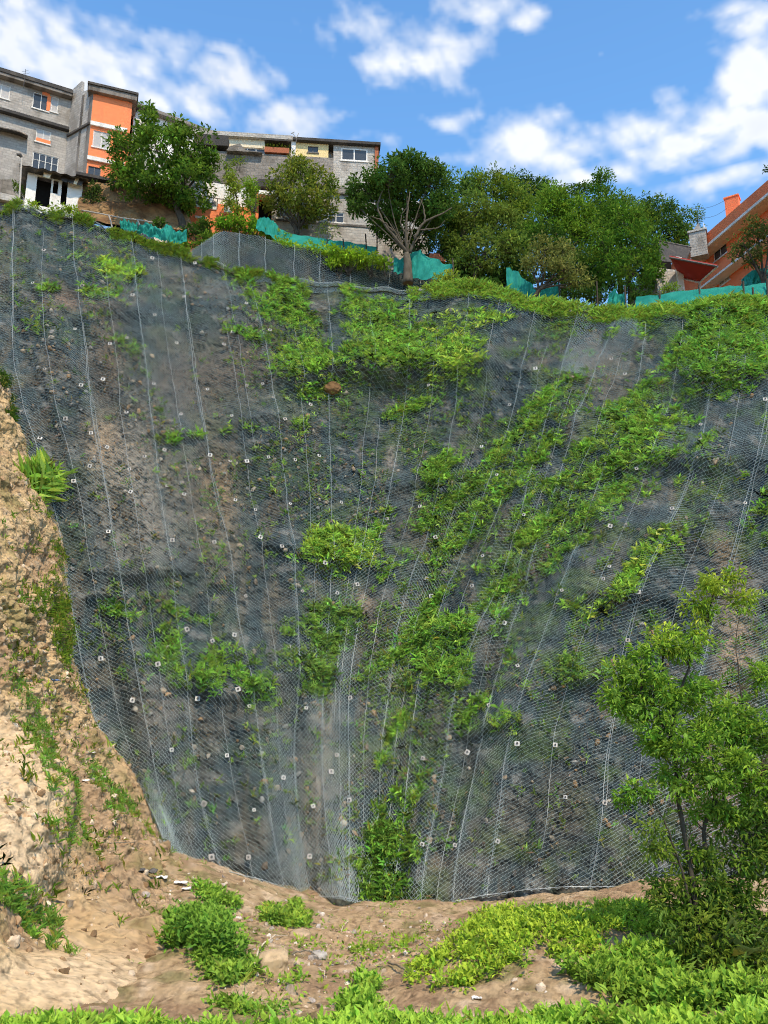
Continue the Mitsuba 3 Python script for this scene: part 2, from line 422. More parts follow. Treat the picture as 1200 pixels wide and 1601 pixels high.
# ------------------------------------------------------------------ wire netting: twisted wires as geometry
def net_panel(point, s0, s1, n, m, t0, t1, seed, rad=.0078, jit=.02):
    """n zigzag wires of m bends between s0 and s1 (each wire a ridged strip lying on the drape)."""
    rg = np.random.default_rng(seed)
    i, j = np.meshgrid(np.arange(n), np.arange(m), indexing='ij')
    ds = (s1 - s0) / n
    zig = np.where((i + j) % 2 == 0, .5, -.5)
    s = s0 + ds * (i + .5 + zig * .92 + rg.normal(0, .10, i.shape)) + ds * 1.6 * (meshkit.fbm(np.stack([i * .05 + seed * 9, j * .02, i * 0.], -1), 2, 3) - .5)
    t = t0 + (t1 - t0) * (j + rg.normal(0, .12, i.shape) + 3 * (meshkit.fbm(np.stack([i * .06 + seed * 5, j * .03, i * 0.], -1), 2, 5) - .5)) / (m - 1)
    t = np.clip(t, min(t0, t1) - .004, 1.01)
    P, N = point(s, t)
    lift = .10 + .07 * meshkit.fbm(P * .9, 2, seed % 7)
    P = P + N * lift[..., None]
    T = unit(np.gradient(P, axis=1))
    S = unit(np.cross(N, T))
    V = np.stack([P - S * rad, P + N * rad * 1.1, P + S * rad], 2)          # n, m, 3, 3
    a = (i[:, :-1] * m + j[:, :-1]) * 3
    F = np.concatenate([np.stack(x, -1).reshape(-1, 3) for k in (0, 1) for x in ((a + k, a + k + 1, a + k + 4), (a + k, a + k + 4, a + k + 3))])
    return V.reshape(-1, 3), F


net = thing('slope_netting', 'huge grey wire netting laced together and draped down the steep slope', 'netting')
SEAMS = [-90, 30, 116, 205, 280, 385, 510, 640, 735, 840, 905, 968, 1012, 1125, 1205, 1330]
hp = lambda s, t: hill_point(s, t)
for k, (a, b) in enumerate(zip(SEAMS[:-1], SEAMS[1:])):
    lo, hi = a - 3, b + 3                                              # neighbouring rolls overlap along their seams
    width = .3 + sum(np.linalg.norm(np.diff(sample(BASE, np.array([a, b]), np.array([q, q])), axis=0)) for q in (.2, .6, .95)) / 3
    n = max(10, int(width / .135))
    add('net_panel', net_panel(hp, lo, hi, n, 400, 0.004, .998, k), 'm_wire', net)


def seam(s, t, lift=.19, rad=.008, seed=0, point=hp):
    rg = np.random.default_rng(seed)
    s = s + 6 * (meshkit.fbm(np.stack([t * 14 + seed * 3.3, t * 0, t * 0], -1), 3, 2) - .5)
    P, N = point(s, t)
    return tube(P + N * lift, rad, 5)


tl = np.linspace(0.0, .998, 90)
for k, s in enumerate(SEAMS[:-1]):
    if s > -50:
        add('seam_cable', seam(np.full(90, float(s)), tl, seed=k), 'm_rope', net)
for k, (s, a, b) in enumerate([(72, .05, .9), (160, .1, 1), (243, .02, 1), (332, .15, 1), (345, .0, .4), (447, .1, .75), (575, .02, .8), (600, .3, 1), (688, .1, 1), (785, .02, .9), (870, .1, .7), (940, .2, 1), (990, .1, .5), (1065, .05, .95), (1165, .15, .9), (30.5, 0, .3), (118, .25, .6), (282, .1, .5), (1210, .25, .6), (1127, .4, .9)]):
    t = np.linspace(a, b, 70)
    add('seam_cable', seam(np.full(70, float(s)), t, .18, .007, 40 + k), 'm_rope', net)
# the folded hem of the net along the crest over the gully
add('net_hem', net_panel(hp, 392, 800, 190, 14, .002, .030, 77, rad=.008), 'm_wire', net)
add('net_hem', net_panel(hp, 905, 1000, 40, 60, .002, .16, 78, rad=.0075), 'm_wire', net)
# upper net
unet = thing('slope_netting', 'narrow strip of grey netting on the short slope above the fold', 'netting')
for k in range(4):
    add('net_panel', net_panel(upper_point, k * .25 - .005, k * .25 + .255, 46, 56, 0.0, .98, 60 + k, rad=.0075), 'm_wire', unet)
for k, u in enumerate([.08, .14, .25, .33, .42, .5, .58, .68, .76, .84, .92]):
    P, N = upper_point(np.full(14, u) + .0015 * np.sin(np.arange(14)), np.linspace(0, .95, 14))
    add('seam_cable', tube(P + N * .2, .012, 5), 'm_rope', unet)
# edge rope round the foot and along the fold
P, N = hill_point(np.linspace(30, 1330, 300), np.full(300, .995))
add('edge_rope', tube(P + N * .14, .015, 5), 'm_rope', net)
P, N = hill_point(np.linspace(-90, 1330, 320), np.full(320, .004))
add('edge_rope', tube(P + N * .14, .014, 5), 'm_rope', net)

# ------------------------------------------------------------------ earth bank: contours run from the crease with the slope towards the viewer
CREASE = [(-260, 470), (-120, 530), (-20, 560), (2, 580), (26, 612), (40, 655), (60, 730), (88, 802), (118, 980), (146, 1125), (165, 1152), (205, 1205), (238, 1262), (275, 1345), (302, 1400), (320, 1440)]
cr = np.array(CREASE, float)
crp = at(cr[:, 0], cr[:, 1], slope_depth(cr[:, 0], cr[:, 1]) - .05)
cz = crp[:, 2]
XC, YC = PchipInterpolator(cz[::-1], crp[::-1, 0]), PchipInterpolator(cz[::-1], crp[::-1, 1])
BZ = np.unique(np.r_[np.linspace(cz.min(), 4, 270), np.linspace(4, cz.max(), 130)])
BW = np.unique(np.r_[np.linspace(-.06, .75, 290), np.linspace(.75, 1, 40)])
ZB, WB = np.meshgrid(BZ, BW, indexing='ij')
x0, y0 = XC(ZB), YC(ZB)
g = np.interp(ZB, [-7, -5.6, -4.9, -4.1, -3.0, 0, 5, 16], [.27, .28, .28, .12, .09, .06, .03, -.05])
yn = 7.0
dY = (y0 - yn) * WB
BX = x0 + g * dY
BP = np.stack([BX, y0 - dY, ZB], -1)
bn = grid_normals(BP)
if bn[..., 0].mean() < 0:
    bn = -bn
bpx, bpy = pix(BP)
away = np.clip(WB / .06, 0, 1)


def bank_relief(P, px, py):
    d = (meshkit.fbm(P / 2.6, 4, 41) - .5) * 1.5
    ridge = np.abs(meshkit.fbm(np.stack([P[..., 0] * .6 + P[..., 2] * .35, P[..., 1] * .5, P[..., 2] * .12], -1), 3, 44) - .5)
    d -= ridge * 1.2
    d += 1.1 * np.exp(-(((px - 20) / 75) ** 2 + ((py - 1290) / 130) ** 2) ** 2) + .5 * np.exp(-(((px - 60) / 200) ** 2 + ((py - 1530) / 40) ** 2) ** 2)
    d -= .5 * np.exp(-(((px - 60) / 60) ** 2 + ((py - 1440) / 50) ** 2))
    return d


near_ = np.clip(BP[..., 1] / 26, .3, 1) * (1 - .6 * np.exp(-(((bpx - 120) / 260) ** 2 + ((bpy - 1535) / 70) ** 2) ** 2))
rel = bank_relief(BP, bpx, bpy) * (.15 + .85 * away) * near_
pits = np.clip(meshkit.fbm(BP * np.array([5, 5, 7.]), 3, 46) - .56, 0, .2)
fineb = (meshkit.fbm(BP * 2.0, 4, 42) - .5) * .60 + (meshkit.fbm(BP * 6, 3, 43) - .5) * .24 - pits * .65
BANK = BP + bn * (rel + fineb * near_ * (.3 + .7 * away))[..., None]
bpx, bpy = pix(BANK)
n1, n2, n3 = meshkit.fbm(BANK / 1.3, 4, 51), meshkit.fbm(BANK * 3, 3, 52), meshkit.fbm(np.stack([BANK[..., 0] * 1.5 + BANK[..., 2], BANK[..., 1] * .8, BANK[..., 2] * .4], -1), 4, 53)
mixc = lambda c, col, w: c * (1 - w[..., None]) + np.array(col) * w[..., None]
cb = np.ones(BANK.shape) * np.array([.52, .375, .205])
cb = mixc(cb, (.32, .21, .125), np.clip((n1 - .49) * 6, 0, .8))
cb = mixc(cb, (.52, .40, .27), np.clip((n2 - .55) * 5, 0, .7))
cb = mixc(cb, (.38, .265, .165), np.clip(np.exp(-(((bpx - 250) / 130) ** 2 + ((bpy - 1330) / 140) ** 2)), 0, .8))
pale = np.exp(-(((bpx - 15) / 80) ** 2 + ((bpy - 1270) / 150) ** 2) ** 2) + np.exp(-(((bpx - 120) / 230) ** 2 + ((bpy - 1535) / 48) ** 2) ** 2)
cb = mixc(cb, (.66, .51, .33), np.clip(pale * (.55 + n2 * .6), 0, .9))
gr = np.clip((n3 - .53) * 8, 0, 1) * np.clip(1 - pale * 1.2, 0, 1)
cb = mixc(cb, (.14, .14, .04), gr * .55)
cb *= (.85 + .3 * rng.random(cb.shape[:-1]))[..., None]
add('earth_bank', (BANK.reshape(-1, 3), grid_faces(*BANK.shape[:2])), 'm_earth', smooth=True, color=np.clip(cb, .01, .8).reshape(-1, 3))
tag('earth_bank', 'bare tan earth bank beside the netted slope', kind='structure')

# ------------------------------------------------------------------ ground: the valley floor, one sheet that goes on round the viewer


def floor_z(X, Y):
    z = np.interp(Y, [-60, -5, 0, 12, 30, 60], [-.2, -1.3, -1.65, -4.05, -6.62, -6.9])
    m = at(840, 1480, 17.0)
    z = z + .95 * np.exp(-(((X - m[0] - .3) / 2.6) ** 2 + ((Y - m[1]) / 3.4) ** 2) ** 1.3)
    z = z + np.interp(X, [-12, -9, -7, -5.4, -3.3, -1.5], [2.4, 2.1, 1.75, 1.3, .5, 0]) * np.clip((Y - 19) / 8, 0, 1)
    z = z + np.interp(X, [1.5, 4, 7, 10], [0, .18, .62, .9]) * np.clip((Y - 19) / 8, 0, 1)
    z = z + .3 * np.exp(-(((X - 5.5) / 2.2) ** 2 + ((Y - 15.5) / 4) ** 2))
    z = z + .35 * np.exp(-(((X + 3.1) / 1.6) ** 2 + ((Y - 17.5) / 2.5) ** 2))
    z = z - .35 * np.exp(-(((X - .4) / 1.2) ** 2 + ((Y - 21) / 3) ** 2))
    return z


def ground_z(X, Y):
    P = np.stack([X, Y, X * 0], -1)
    near = np.exp(-(np.maximum(np.hypot(X, Y) - 45, 0) / 20) ** 2)
    z = floor_z(X, Y) + near * ((meshkit.fbm(P / 3.0, 3, 61) - .5) * .5 + (meshkit.fbm(P * 1.4, 4, 62) - .5) * .28 + (meshkit.fbm(P * 5, 3, 63) - .5) * .09)
    return z


az = np.radians(np.unique(np.r_[np.linspace(-180, -30, 50), np.linspace(-30, 30, 360), np.linspace(30, 180, 50)]))
rr = np.unique(np.r_[np.linspace(.2, 10, 30), np.geomspace(10, 36, 210), np.geomspace(36, 3000, 25)])
AG, RG = np.meshgrid(az, rr, indexing='ij')
GX, GY = RG * np.sin(AG), RG * np.cos(AG)
GP = np.stack([GX, GY, ground_z(GX, GY)], -1)
gpx, gpy = pix(np.where((GY > 2)[..., None], GP, [0, 2, -9]))
n1, n2, n3 = meshkit.fbm(GP / 1.5, 4, 71), meshkit.fbm(GP * 2.6, 3, 72), meshkit.fbm(GP / .7, 4, 73)
cg = np.ones(GP.shape) * np.array([.40, .295, .18])
cg = mixc(cg, (.27, .18, .115), np.clip((n1 - .5) * 6, 0, .8))
cg = mixc(cg, (.54, .43, .31), np.clip((n2 - .56) * 5, 0, .75))
cg = mixc(cg, (.39, .27, .165), np.exp(-(((gpx - 620) / 180) ** 2 + ((gpy - 1470) / 30) ** 2)) * .7)
cg = mixc(cg, (.10, .12, .035), np.clip((n3 - .56) * 6, 0, .55))
cg *= (.85 + .3 * rng.random(cg.shape[:-1]))[..., None]
add('ground', (GP.reshape(-1, 3), grid_faces(*GP.shape[:2])[:, ::-1]), 'm_earth', smooth=True, color=np.clip(cg, .01, .8).reshape(-1, 3))
tag('ground', 'brown stony ground at the foot of the slope', kind='structure')

# ------------------------------------------------------------------ hilltop behind the crest
sh = np.linspace(S_LO, S_HI, 300)
crest, _ = hill_point(sh, np.zeros(300))
back = np.array([-.3, .5, 2, 4, 7, 11, 16, 25, 45, 120, 600])
rise = np.array([-.35, .0, .75, 1.75, 3.2, 5.0, 6.5, 7.5, 8, 8, 8])
HT = crest[:, None] + np.stack([np.zeros((300, 11)), np.broadcast_to(back, (300, 11)), np.broadcast_to(rise, (300, 11))], -1)
HT[:, 9:, 0] *= np.array([1.8, 6.0])
HT[:, 1:9, 2] += (meshkit.fbm(HT[:, 1:9] / 2.5, 3, 81) - .5) * .5
nh = meshkit.fbm(HT / 1.5, 3, 82)
ch = mixc(np.ones(HT.shape) * np.array([.20, .145, .09]), (.10, .12, .035), np.clip((nh - .4) * 4, 0, .9))
add('hilltop', (HT.reshape(-1, 3), grid_faces(300, 11)), 'm_earth', smooth=True, color=ch.reshape(-1, 3))
tag('hilltop', 'rough ground behind the crest of the slope', kind='structure')

# ------------------------------------------------------------------ anchor plates that pin the net
from scipy.spatial import cKDTree
PLATES = [(118, 520), (200, 532), (173, 542), (276, 542), (363, 524), (350, 542), (422, 520), (162, 599), (128, 607), (240, 605), (323, 613), (384, 608), (411, 604), (197, 649), (282, 653), (363, 655),
          (443, 658), (483, 638), (142, 683), (169, 704), (257, 709), (328, 716), (357, 726), (383, 726), (417, 718), (459, 723), (496, 715), (225, 718), (201, 738), (142, 735), (116, 758), (203, 773),
          (263, 764), (289, 776), (367, 785), (397, 800), (452, 790), (170, 836), (270, 848), (336, 852), (440, 858), (406, 844), (71, 397), (51, 448), (129, 453), (239, 408), (306, 417), (207, 466),
          (289, 468), (241, 496), (72, 583), (532, 789), (606, 815), (657, 796), (683, 843), (777, 746), (753, 703), (506, 882), (557, 917), (471, 927), (525, 929), (757, 874), (668, 909), (675, 936),
          (788, 977), (450, 1012), (547, 1096), (477, 1112), (661, 1187), (731, 1178), (763, 1106), (527, 1185), (738, 919), (820, 809), (952, 828), (995, 738), (1051, 800), (1163, 792), (814, 911),
          (877, 926), (997, 930), (980, 1006), (810, 1044), (952, 889), (942, 909), (954, 567), (978, 590), (839, 581), (798, 637), (1152, 541), (1095, 669), (1193, 628), (890, 489), (382, 935), (365, 994),
          (293, 986), (329, 1006), (261, 1016), (246, 1040), (158, 1034), (206, 1098), (308, 1097), (387, 1106), (353, 1186), (268, 1177), (441, 1218), (317, 1260), (398, 1267), (488, 1264), (330, 1343),
          (390, 1343), (483, 1343), (372, 1082), (517, 1211), (546, 1253), (661, 1322), (776, 1316), (713, 1324), (807, 1166), (882, 1246), (942, 1256), (868, 1167), (669, 606), (658, 458), (384, 480), (64, 689), (104, 660)]
tree_ = cKDTree(np.stack([hpx[:, :330].ravel(), hpy[:, :330].ravel()], -1))
st_flat = np.stack([SG[:, :330].ravel(), TG[:, :330].ravel()], -1)


def locate(px, py):
    """s, t of the hillside under photograph pixels."""
    return st_flat[tree_.query(np.stack([np.asarray(px, float), np.asarray(py, float)], -1))[1]].T


def oriented(N, rg, tilt=.12):
    """Frames with z along N, slightly tilted and turned."""
    z = unit(N + rg.normal(0, tilt, 3))
    x = unit(np.cross([0, 0, 1.], z)); y = np.cross(z, x)
    a = rg.uniform(-.5, .5)
    x, y = x * math.cos(a) + y * math.sin(a), y * math.cos(a) - x * math.sin(a)
    return np.stack([x, y, z], 1)


def plate_mesh(h):
    o = trimesh.creation.extrude_polygon(sbox(-h, -h, h, h).buffer(.02), .022)
    return np.array(o.vertices), np.array(o.faces)


pv, pf = plate_mesh(.062)
bm = trimesh.creation.cylinder(.034, .05, sections=6)
bv, bf = np.array(bm.vertices) + [0, 0, .04], np.array(bm.faces)
rg = np.random.default_rng(3)
pk = mikit.ply((pv, pf), 'm_plate', smooth=False)
bk = mikit.ply((bv, bf), 'm_bolt', smooth=False)
sP, tP = locate(*np.array(PLATES, float).T)
QP, QN = hill_point(sP, tP, .20)
for k in range(len(PLATES)):
    key = thing('anchor_plate', 'small pale square anchor plate with a dark bolt, pinned on grey netting', 'anchor plate', 'anchor plates pinned over the slope netting')
    M = np.eye(4); M[:3, :3] = oriented(QN[k], rg) * rg.uniform(.75, 1.2); M[:3, 3] = QP[k]
    scene[key + '__plate'] = {**pk, 'to_world': mi.ScalarTransform4f(M.tolist())}
    scene[key + '__bolt'] = {**bk, 'to_world': mi.ScalarTransform4f(M.tolist())}

# ------------------------------------------------------------------ plants on the slope
GREENS = {'fresh': (.245, .43, .075), 'lime': (.38, .56, .095), 'deep': (.085, .160, .028), 'grass': (.22, .34, .045), 'dull': (.22, .35, .085), 'yellow': (.38, .37, .07)}


def sprigs(P, N, rg, size, color, per=9, wide=.30, up=.5, yellow=.04, cvar=.22, quad=True):
    """A tuft of arching leaves at each P: (V, F, C)."""
    n = len(P)
    size = np.broadcast_to(size, (n,))
    idx = np.repeat(np.arange(n), per)
    a = rg.uniform(0, 2 * np.pi, len(idx))
    A = unit(np.cross(N, [0, 0, 1.]) + 1e-6); B = np.cross(N, A)
    o = np.array([0, 0, 1.]) * up
    D = unit(N[idx] * .55 + o + (A[idx] * np.cos(a)[:, None] + B[idx] * np.sin(a)[:, None]) * rg.uniform(.4, 1.2, len(idx))[:, None])
    L = size[idx] * rg.uniform(.55, 1.2, len(idx))
    base = P[idx] + rg.normal(0, .22, (len(idx), 3)) * size[idx][:, None]
    c = foliage_color(rg, n, color, cvar)[idx] * (1 + rg.normal(0, .15, (len(idx), 1)))
    yl = rg.random(len(idx)) < yellow
    c[yl] = np.array(GREENS['yellow']) * rg.uniform(.6, 1.2, (yl.sum(), 1))
    U = unit(o + N[idx] + 1e-3)
    return leaves(base, D, U, L, L * wide, c, droop=.32, fold=.15, quad=quad)


def leaflets(P, N, rg, size, color, per=7, wide=.36):
    """Fern-like fronds: a drooping rib at each P with leaflets along both sides."""
    n = len(P)
    size = np.broadcast_to(size, (n,)).astype(float)
    a = rg.uniform(0, 2 * np.pi, n)
    A = unit(np.cross(N, [0, 0, 1.]) + 1e-6); B = np.cross(N, A)
    D = unit(N * .7 + np.array([0, 0, .35]) + (A * np.cos(a)[:, None] + B * np.sin(a)[:, None]) * .9)
    S = unit(np.cross(D, N)); U = np.cross(S, D)
    k = np.linspace(.15, 1, per)
    out = []
    col = foliage_color(rg, n, color, .2)
    for side in (-1, 1):
        q = P[:, None] + D[:, None] * (size[:, None] * k)[..., None] + U[:, None] * (size[:, None] * (.25 * k - .55 * k ** 2))[..., None]
        d = unit(S[:, None] * side + D[:, None] * .7 - U[:, None] * .25 + rg.normal(0, .12, q.shape))
        L = size[:, None] * (.42 * (1.1 - .75 * k)) * np.ones_like(q[..., 0])
        out.append(leaves(q.reshape(-1, 3), d.reshape(-1, 3), np.repeat(U, per, 0), L.ravel(), L.ravel() * wide, np.repeat(col, per, 0) * (1 + rg.normal(0, .12, (n * per, 1))), droop=.2, quad=True))
    return joined(out)


def slope_spots(ells, rg, tries, s_rng=(-90, 1330), lift=.02):
    """Places on the soil of the hillside where the density of the ellipses (px, py, rx, ry, angle, density) accepts them."""
    s, t = rg.uniform(*s_rng, tries), rg.uniform(.002, .995, tries)
    P, N = hill_point(s, t)
    px, py = pix(P)
    dens = np.zeros(tries)
    for cx, cy, rx, ry, ang, d in ells:
        c, q = math.cos(math.radians(ang)), math.sin(math.radians(ang))
        u, v = ((px - cx) * c + (py - cy) * q) / rx, (-(px - cx) * q + (py - cy) * c) / ry
        dens = np.maximum(dens, d * np.clip((1.45 - np.hypot(u, v)) / .9, 0, 1))
    dens = dens * np.clip((.55 * meshkit.fbm(np.stack([fold_coord(px, py) / 34, py / 130, px * 0], -1), 4, 91) + .45 * meshkit.fbm(P / np.array([1.3, 1.1, .8]), 4, 92) - .42) * 8, 0, 1.3)
    ok = rg.random(tries) < dens
    fine_ = (meshkit.fbm(P * 1.6, 4, 20) - .5) * .42
    return (P + N * (fine_ + lift)[:, None])[ok], N[ok]


PATCHES = [
    ('broad bank of bright green ferns spilling down under the fold of the net', [(520, 480, 130, 36, 18, .9), (560, 560, 100, 34, -6, .95), (470, 460, 80, 28, 10, .8), (600, 520, 60, 30, 20, .6), (520, 596, 50, 18, -30, .9), (440, 470, 60, 30, 30, .6)]),
    ('slanting streak of lime ferns in the top of the gully', [(715, 560, 34, 40, -50, .7), (740, 500, 50, 12, 0, .3), (700, 580, 30, 14, -30, .7)]),
    ('large leafy green mass hanging over the net below the long teal shade cloth', [(1075, 530, 100, 44, 8, .95), (1140, 570, 60, 40, -30, .9), (1010, 500, 60, 24, 0, .8), (1100, 620, 24, 60, 15, .8), (1180, 495, 60, 30, 0, .9)]),
    ('leafy green shelf on the net beneath the large hanging mass', [(1030, 690, 70, 36, -20, .85), (950, 665, 60, 26, -10, .75), (900, 690, 70, 20, -25, .6)]),
    ('rounded fern clump alone in the middle of the net', [(525, 862, 55, 30, 5, .95)]),
    ('wide bright green leafy patch low on the net nearest the earth bank', [(330, 1045, 85, 34, 24, .95), (385, 1075, 34, 22, 10, .8), (290, 1010, 30, 18, 20, .8)]),
    ('darker green fern patch in the bottom of the gully beside the bare strip', [(480, 1000, 60, 34, -20, .85), (490, 1060, 30, 24, 0, .7), (520, 965, 40, 18, 0, .7)]),
    ('long slanting band of bright green leaves above the young tree', [(980, 900, 90, 24, -38, .95), (910, 955, 50, 16, -20, .8), (1040, 850, 34, 20, -30, .7)]),
    ('slanting fern patch just across the gully from the bare strip', [(720, 985, 60, 24, -22, .9), (790, 960, 30, 14, -20, .6), (690, 1040, 44, 20, 20, .7)]),
    ('small bright yellow-green clump alone low on the net', [(760, 1122, 44, 24, 8, .95)]),
    ('tall leafy green clump growing at the very foot of the net', [(603, 1350, 38, 52, 0, 1.0), (618, 1265, 24, 26, 20, .6)]),
    ('narrow slanting line of lime leaves in the middle of the net', [(680, 745, 60, 14, -35, .9)]),
    ('small flat tuft of lime grass on a ledge of the net', [(290, 686, 34, 10, 0, .9)]),
    ('lime tuft of grass high on the net below the large dark tree', [(195, 425, 34, 14, 10, .7), (230, 440, 30, 10, 10, .5)]),
    ('green leaves crowding the far edge of the net above the young tree', [(1190, 770, 26, 70, 0, .8), (1195, 680, 20, 40, 0, .6)]),
    ('pale grey-green leafy clump showing through the net beside the young tree', [(905, 1048, 36, 20, -8, .7)])]
SPARSE = [(400, 665, 44, 8, 10, .75), (205, 535, 22, 20, 30, .5), (160, 950, 34, 16, 30, .6), (820, 620, 34, 14, -20, .6), (880, 515, 30, 18, 0, .6), (400, 1278, 16, 12, 0, .8), (300, 1190, 16, 8, 30, .8), (515, 1215, 14, 20, 0, .5), (640, 1070, 16, 14, 20, .8), (155, 778, 14, 5, 0, .8), (48, 512, 30, 10, 0, .5),
          (780, 860, 170, 300, 25, .62), (900, 760, 170, 220, 20, .50), (700, 950, 130, 60, -30, .5), (860, 830, 150, 50, -35, .7), (940, 650, 120, 50, -25, .6), (640, 620, 130, 120, 0, .22), (500, 560, 140, 120, 0, .25), (640, 1260, 120, 200, 0, .22), (800, 1290, 160, 130, 0, .14), (330, 960, 160, 110, 0, .28), (200, 950, 110, 60, 0, .25),
          (100, 420, 160, 110, 0, .20), (330, 640, 130, 160, 0, .13), (440, 760, 130, 120, 0, .16), (350, 1250, 160, 120, 0, .14), (470, 1000, 160, 120, 0, .25), (200, 700, 120, 260, 0, .06), (1090, 780, 120, 140, 0, .2), (820, 540, 120, 80, 0, .2), (1100, 1000, 140, 140, 0, .2), (440, 420, 90, 40, 10, .3)]
rg = np.random.default_rng(4)
for k, (lab, ells) in enumerate(PATCHES):
    P, N = slope_spots(ells, rg, 90000, lift=.05)
    P2, N2 = slope_spots(ells, rg, 30000, lift=.06)
    c1, c2 = [('fresh', 'lime'), ('lime', 'fresh'), ('fresh', 'fresh')][k % 3]
    if 'darker' in lab or 'pale' in lab or 'very foot' in lab:
        c1, c2 = ('fresh', 'deep') if 'very foot' in lab else ('dull', 'fresh')
    key = add('fern_patch', joined([sprigs(P, N, rg, rg.uniform(.13, .36, len(P)), GREENS[c1], 8, .24, yellow=.02, cvar=.42), leaflets(P2, N2, rg, rg.uniform(.22, .5, len(P2)), GREENS[c2], 6, .30)]), 'm_leaf')
    tag(key, lab, 'ferns', kind='stuff')
SPARSE = SPARSE[:11] + [(a, b, c, d, e, f * (.42 if b > 1150 else .62)) for a, b, c, d, e, f in SPARSE[11:]]
P, N = slope_spots(SPARSE, rg, 110000, lift=.02)
key = add('slope_plants', joined([sprigs(P, N, rg, rg.uniform(.09, .28, len(P)), GREENS['dull'], 7, .24, yellow=.06, cvar=.45)]), 'm_leaf')
tag(key, 'scattered small weeds growing through the netting all over the slope', 'weeds', kind='stuff')
STREAKS = [(660, 740, 45, 7, -35), (800, 690, 60, 9, -40), (770, 790, 60, 8, -35), (850, 770, 60, 9, -40), (720, 850, 50, 7, -40), (780, 880, 70, 9, -40), (840, 830, 60, 9, -40), (900, 820, 40, 9, -35), (640, 860, 30, 6, -45), (700, 930, 50, 8, -35),
           (760, 940, 40, 8, -35), (850, 930, 40, 9, -30), (880, 870, 50, 9, -38), (950, 780, 50, 11, -40), (820, 730, 50, 9, -35), (880, 720, 60, 11, -30), (940, 740, 50, 11, -32), (600, 900, 30, 6, -50), (590, 830, 30, 7, -55), (730, 770, 50, 7, -40), (690, 800, 40, 6, -40), (640, 1010, 60, 7, -35),
           (680, 960, 60, 9, -35), (730, 1030, 50, 8, -30), (860, 1000, 40, 8, -25), (760, 1050, 40, 7, -30), (960, 640, 60, 10, -30), (860, 620, 40, 8, -35), (1040, 760, 40, 9, -35), (420, 440, 40, 8, 25), (380, 520, 30, 6, 20), (640, 640, 40, 6, -20), (330, 400, 40, 6, 25), (380, 430, 40, 6, 30), (620, 1150, 40, 6, -60), (650, 1240, 40, 6, -65), (110, 455, 60, 5, 5), (440, 660, 30, 5, 5), (360, 670, 30, 6, -10), (160, 945, 40, 6, 25), (290, 960, 40, 6, 20)]
P, N = slope_spots([(x, y, a * 1.1, b * 1.15, g, .62) for x, y, a, b, g in STREAKS], rg, 170000, lift=.04)
key = add('fern_streaks', joined([sprigs(P, N, rg, rg.uniform(.12, .32, len(P)), GREENS['fresh'], 7, .24, yellow=.03, cvar=.4), leaflets(P[::3], N[::3], rg, rg.uniform(.2, .42, len(P[::3])), GREENS['lime'], 6, .32)]), 'm_leaf')
tag(key, 'thin slanting streaks of fresh green leaves pressed under the net', 'ferns', kind='stuff')
# stones and clods that show under the wire
def small_rocks(P, N, rg, lo, hi, cols):
    m = trimesh.creation.icosphere(0, 1.0)
    n = len(P)
    v0 = np.array(m.vertices) * (1 + rg.normal(0, .22, (8, 12, 1)))
    v0 = v0 * np.array([1, .8, .6])
    q = rg.integers(0, 8, n)
    R = trimesh.transformations.random_rotation_matrix
    S = lo * (hi / lo) ** (rg.random(n) ** 2)
    A = unit(rg.normal(size=(n, 3))); B = unit(np.cross(A, rg.normal(size=(n, 3)))); C = np.cross(A, B)
    v = v0[q]
    V = P[:, None] + S[:, None, None] * (v[..., :1] * A[:, None] + v[..., 1:2] * B[:, None] + v[..., 2:] * C[:, None])
    F = np.arange(n)[:, None, None] * 12 + np.array(m.faces)[None]
    col = np.array(cols)[rg.integers(0, len(cols), n)] * rg.uniform(.6, 1.3, (n, 1))
    return V.reshape(-1, 3), F.reshape(-1, 3), np.repeat(col, 12, 0)


P, N = slope_spots([(250, 700, 260, 420, 0, .9), (520, 1100, 200, 400, 0, .6), (850, 1000, 350, 500, 0, .35)], rg, 17000, lift=-.02)
key = add('slope_stones', small_rocks(P, N, rg, .03, .17, [(.30, .24, .17), (.38, .34, .28), (.15, .12, .09), (.24, .24, .23), (.09, .09, .085), (.34, .22, .12)]), 'm_rock')
tag(key, 'loose stones and clods of earth caught behind the netting', 'stones', kind='stuff')
# dry stems and dead leaves caught under the wire
P, N = slope_spots([(300, 640, 260, 300, 0, .3), (600, 1050, 300, 330, 0, .18), (900, 900, 300, 350, 0, .08)], rg, 26000, lift=.06)
D = unit(np.cross(N, rand_unit(rg, len(P))) + [0, 0, -.4])
key = add('dead_leaves', leaves(P, D, N, rg.uniform(.12, .34, len(P)), rg.uniform(.02, .07, len(P)), foliage_color(rg, len(P), (.26, .19, .11), .4), quad=True), 'm_leaf')
tag(key, 'dry stems and dead leaves caught under the netting', 'dead leaves', kind='stuff')
P, N = slope_spots([(300, 640, 280, 330, 0, .5), (600, 1000, 330, 400, 0, .4), (900, 900, 330, 450, 0, .3)], rg, 34000, lift=.05)
D = unit(np.cross(N, rand_unit(rg, len(P))) + [0, 0, -.2])
key = add('roots', leaves(P, D, N, rg.uniform(.2, .6, len(P)), rg.uniform(.012, .022, len(P)), foliage_color(rg, len(P), (.36, .33, .28), .4), droop=.5, quad=False), 'm_leaf')
tag(key, 'thin pale dead roots and grass stems pressed under the netting', 'roots', kind='stuff')
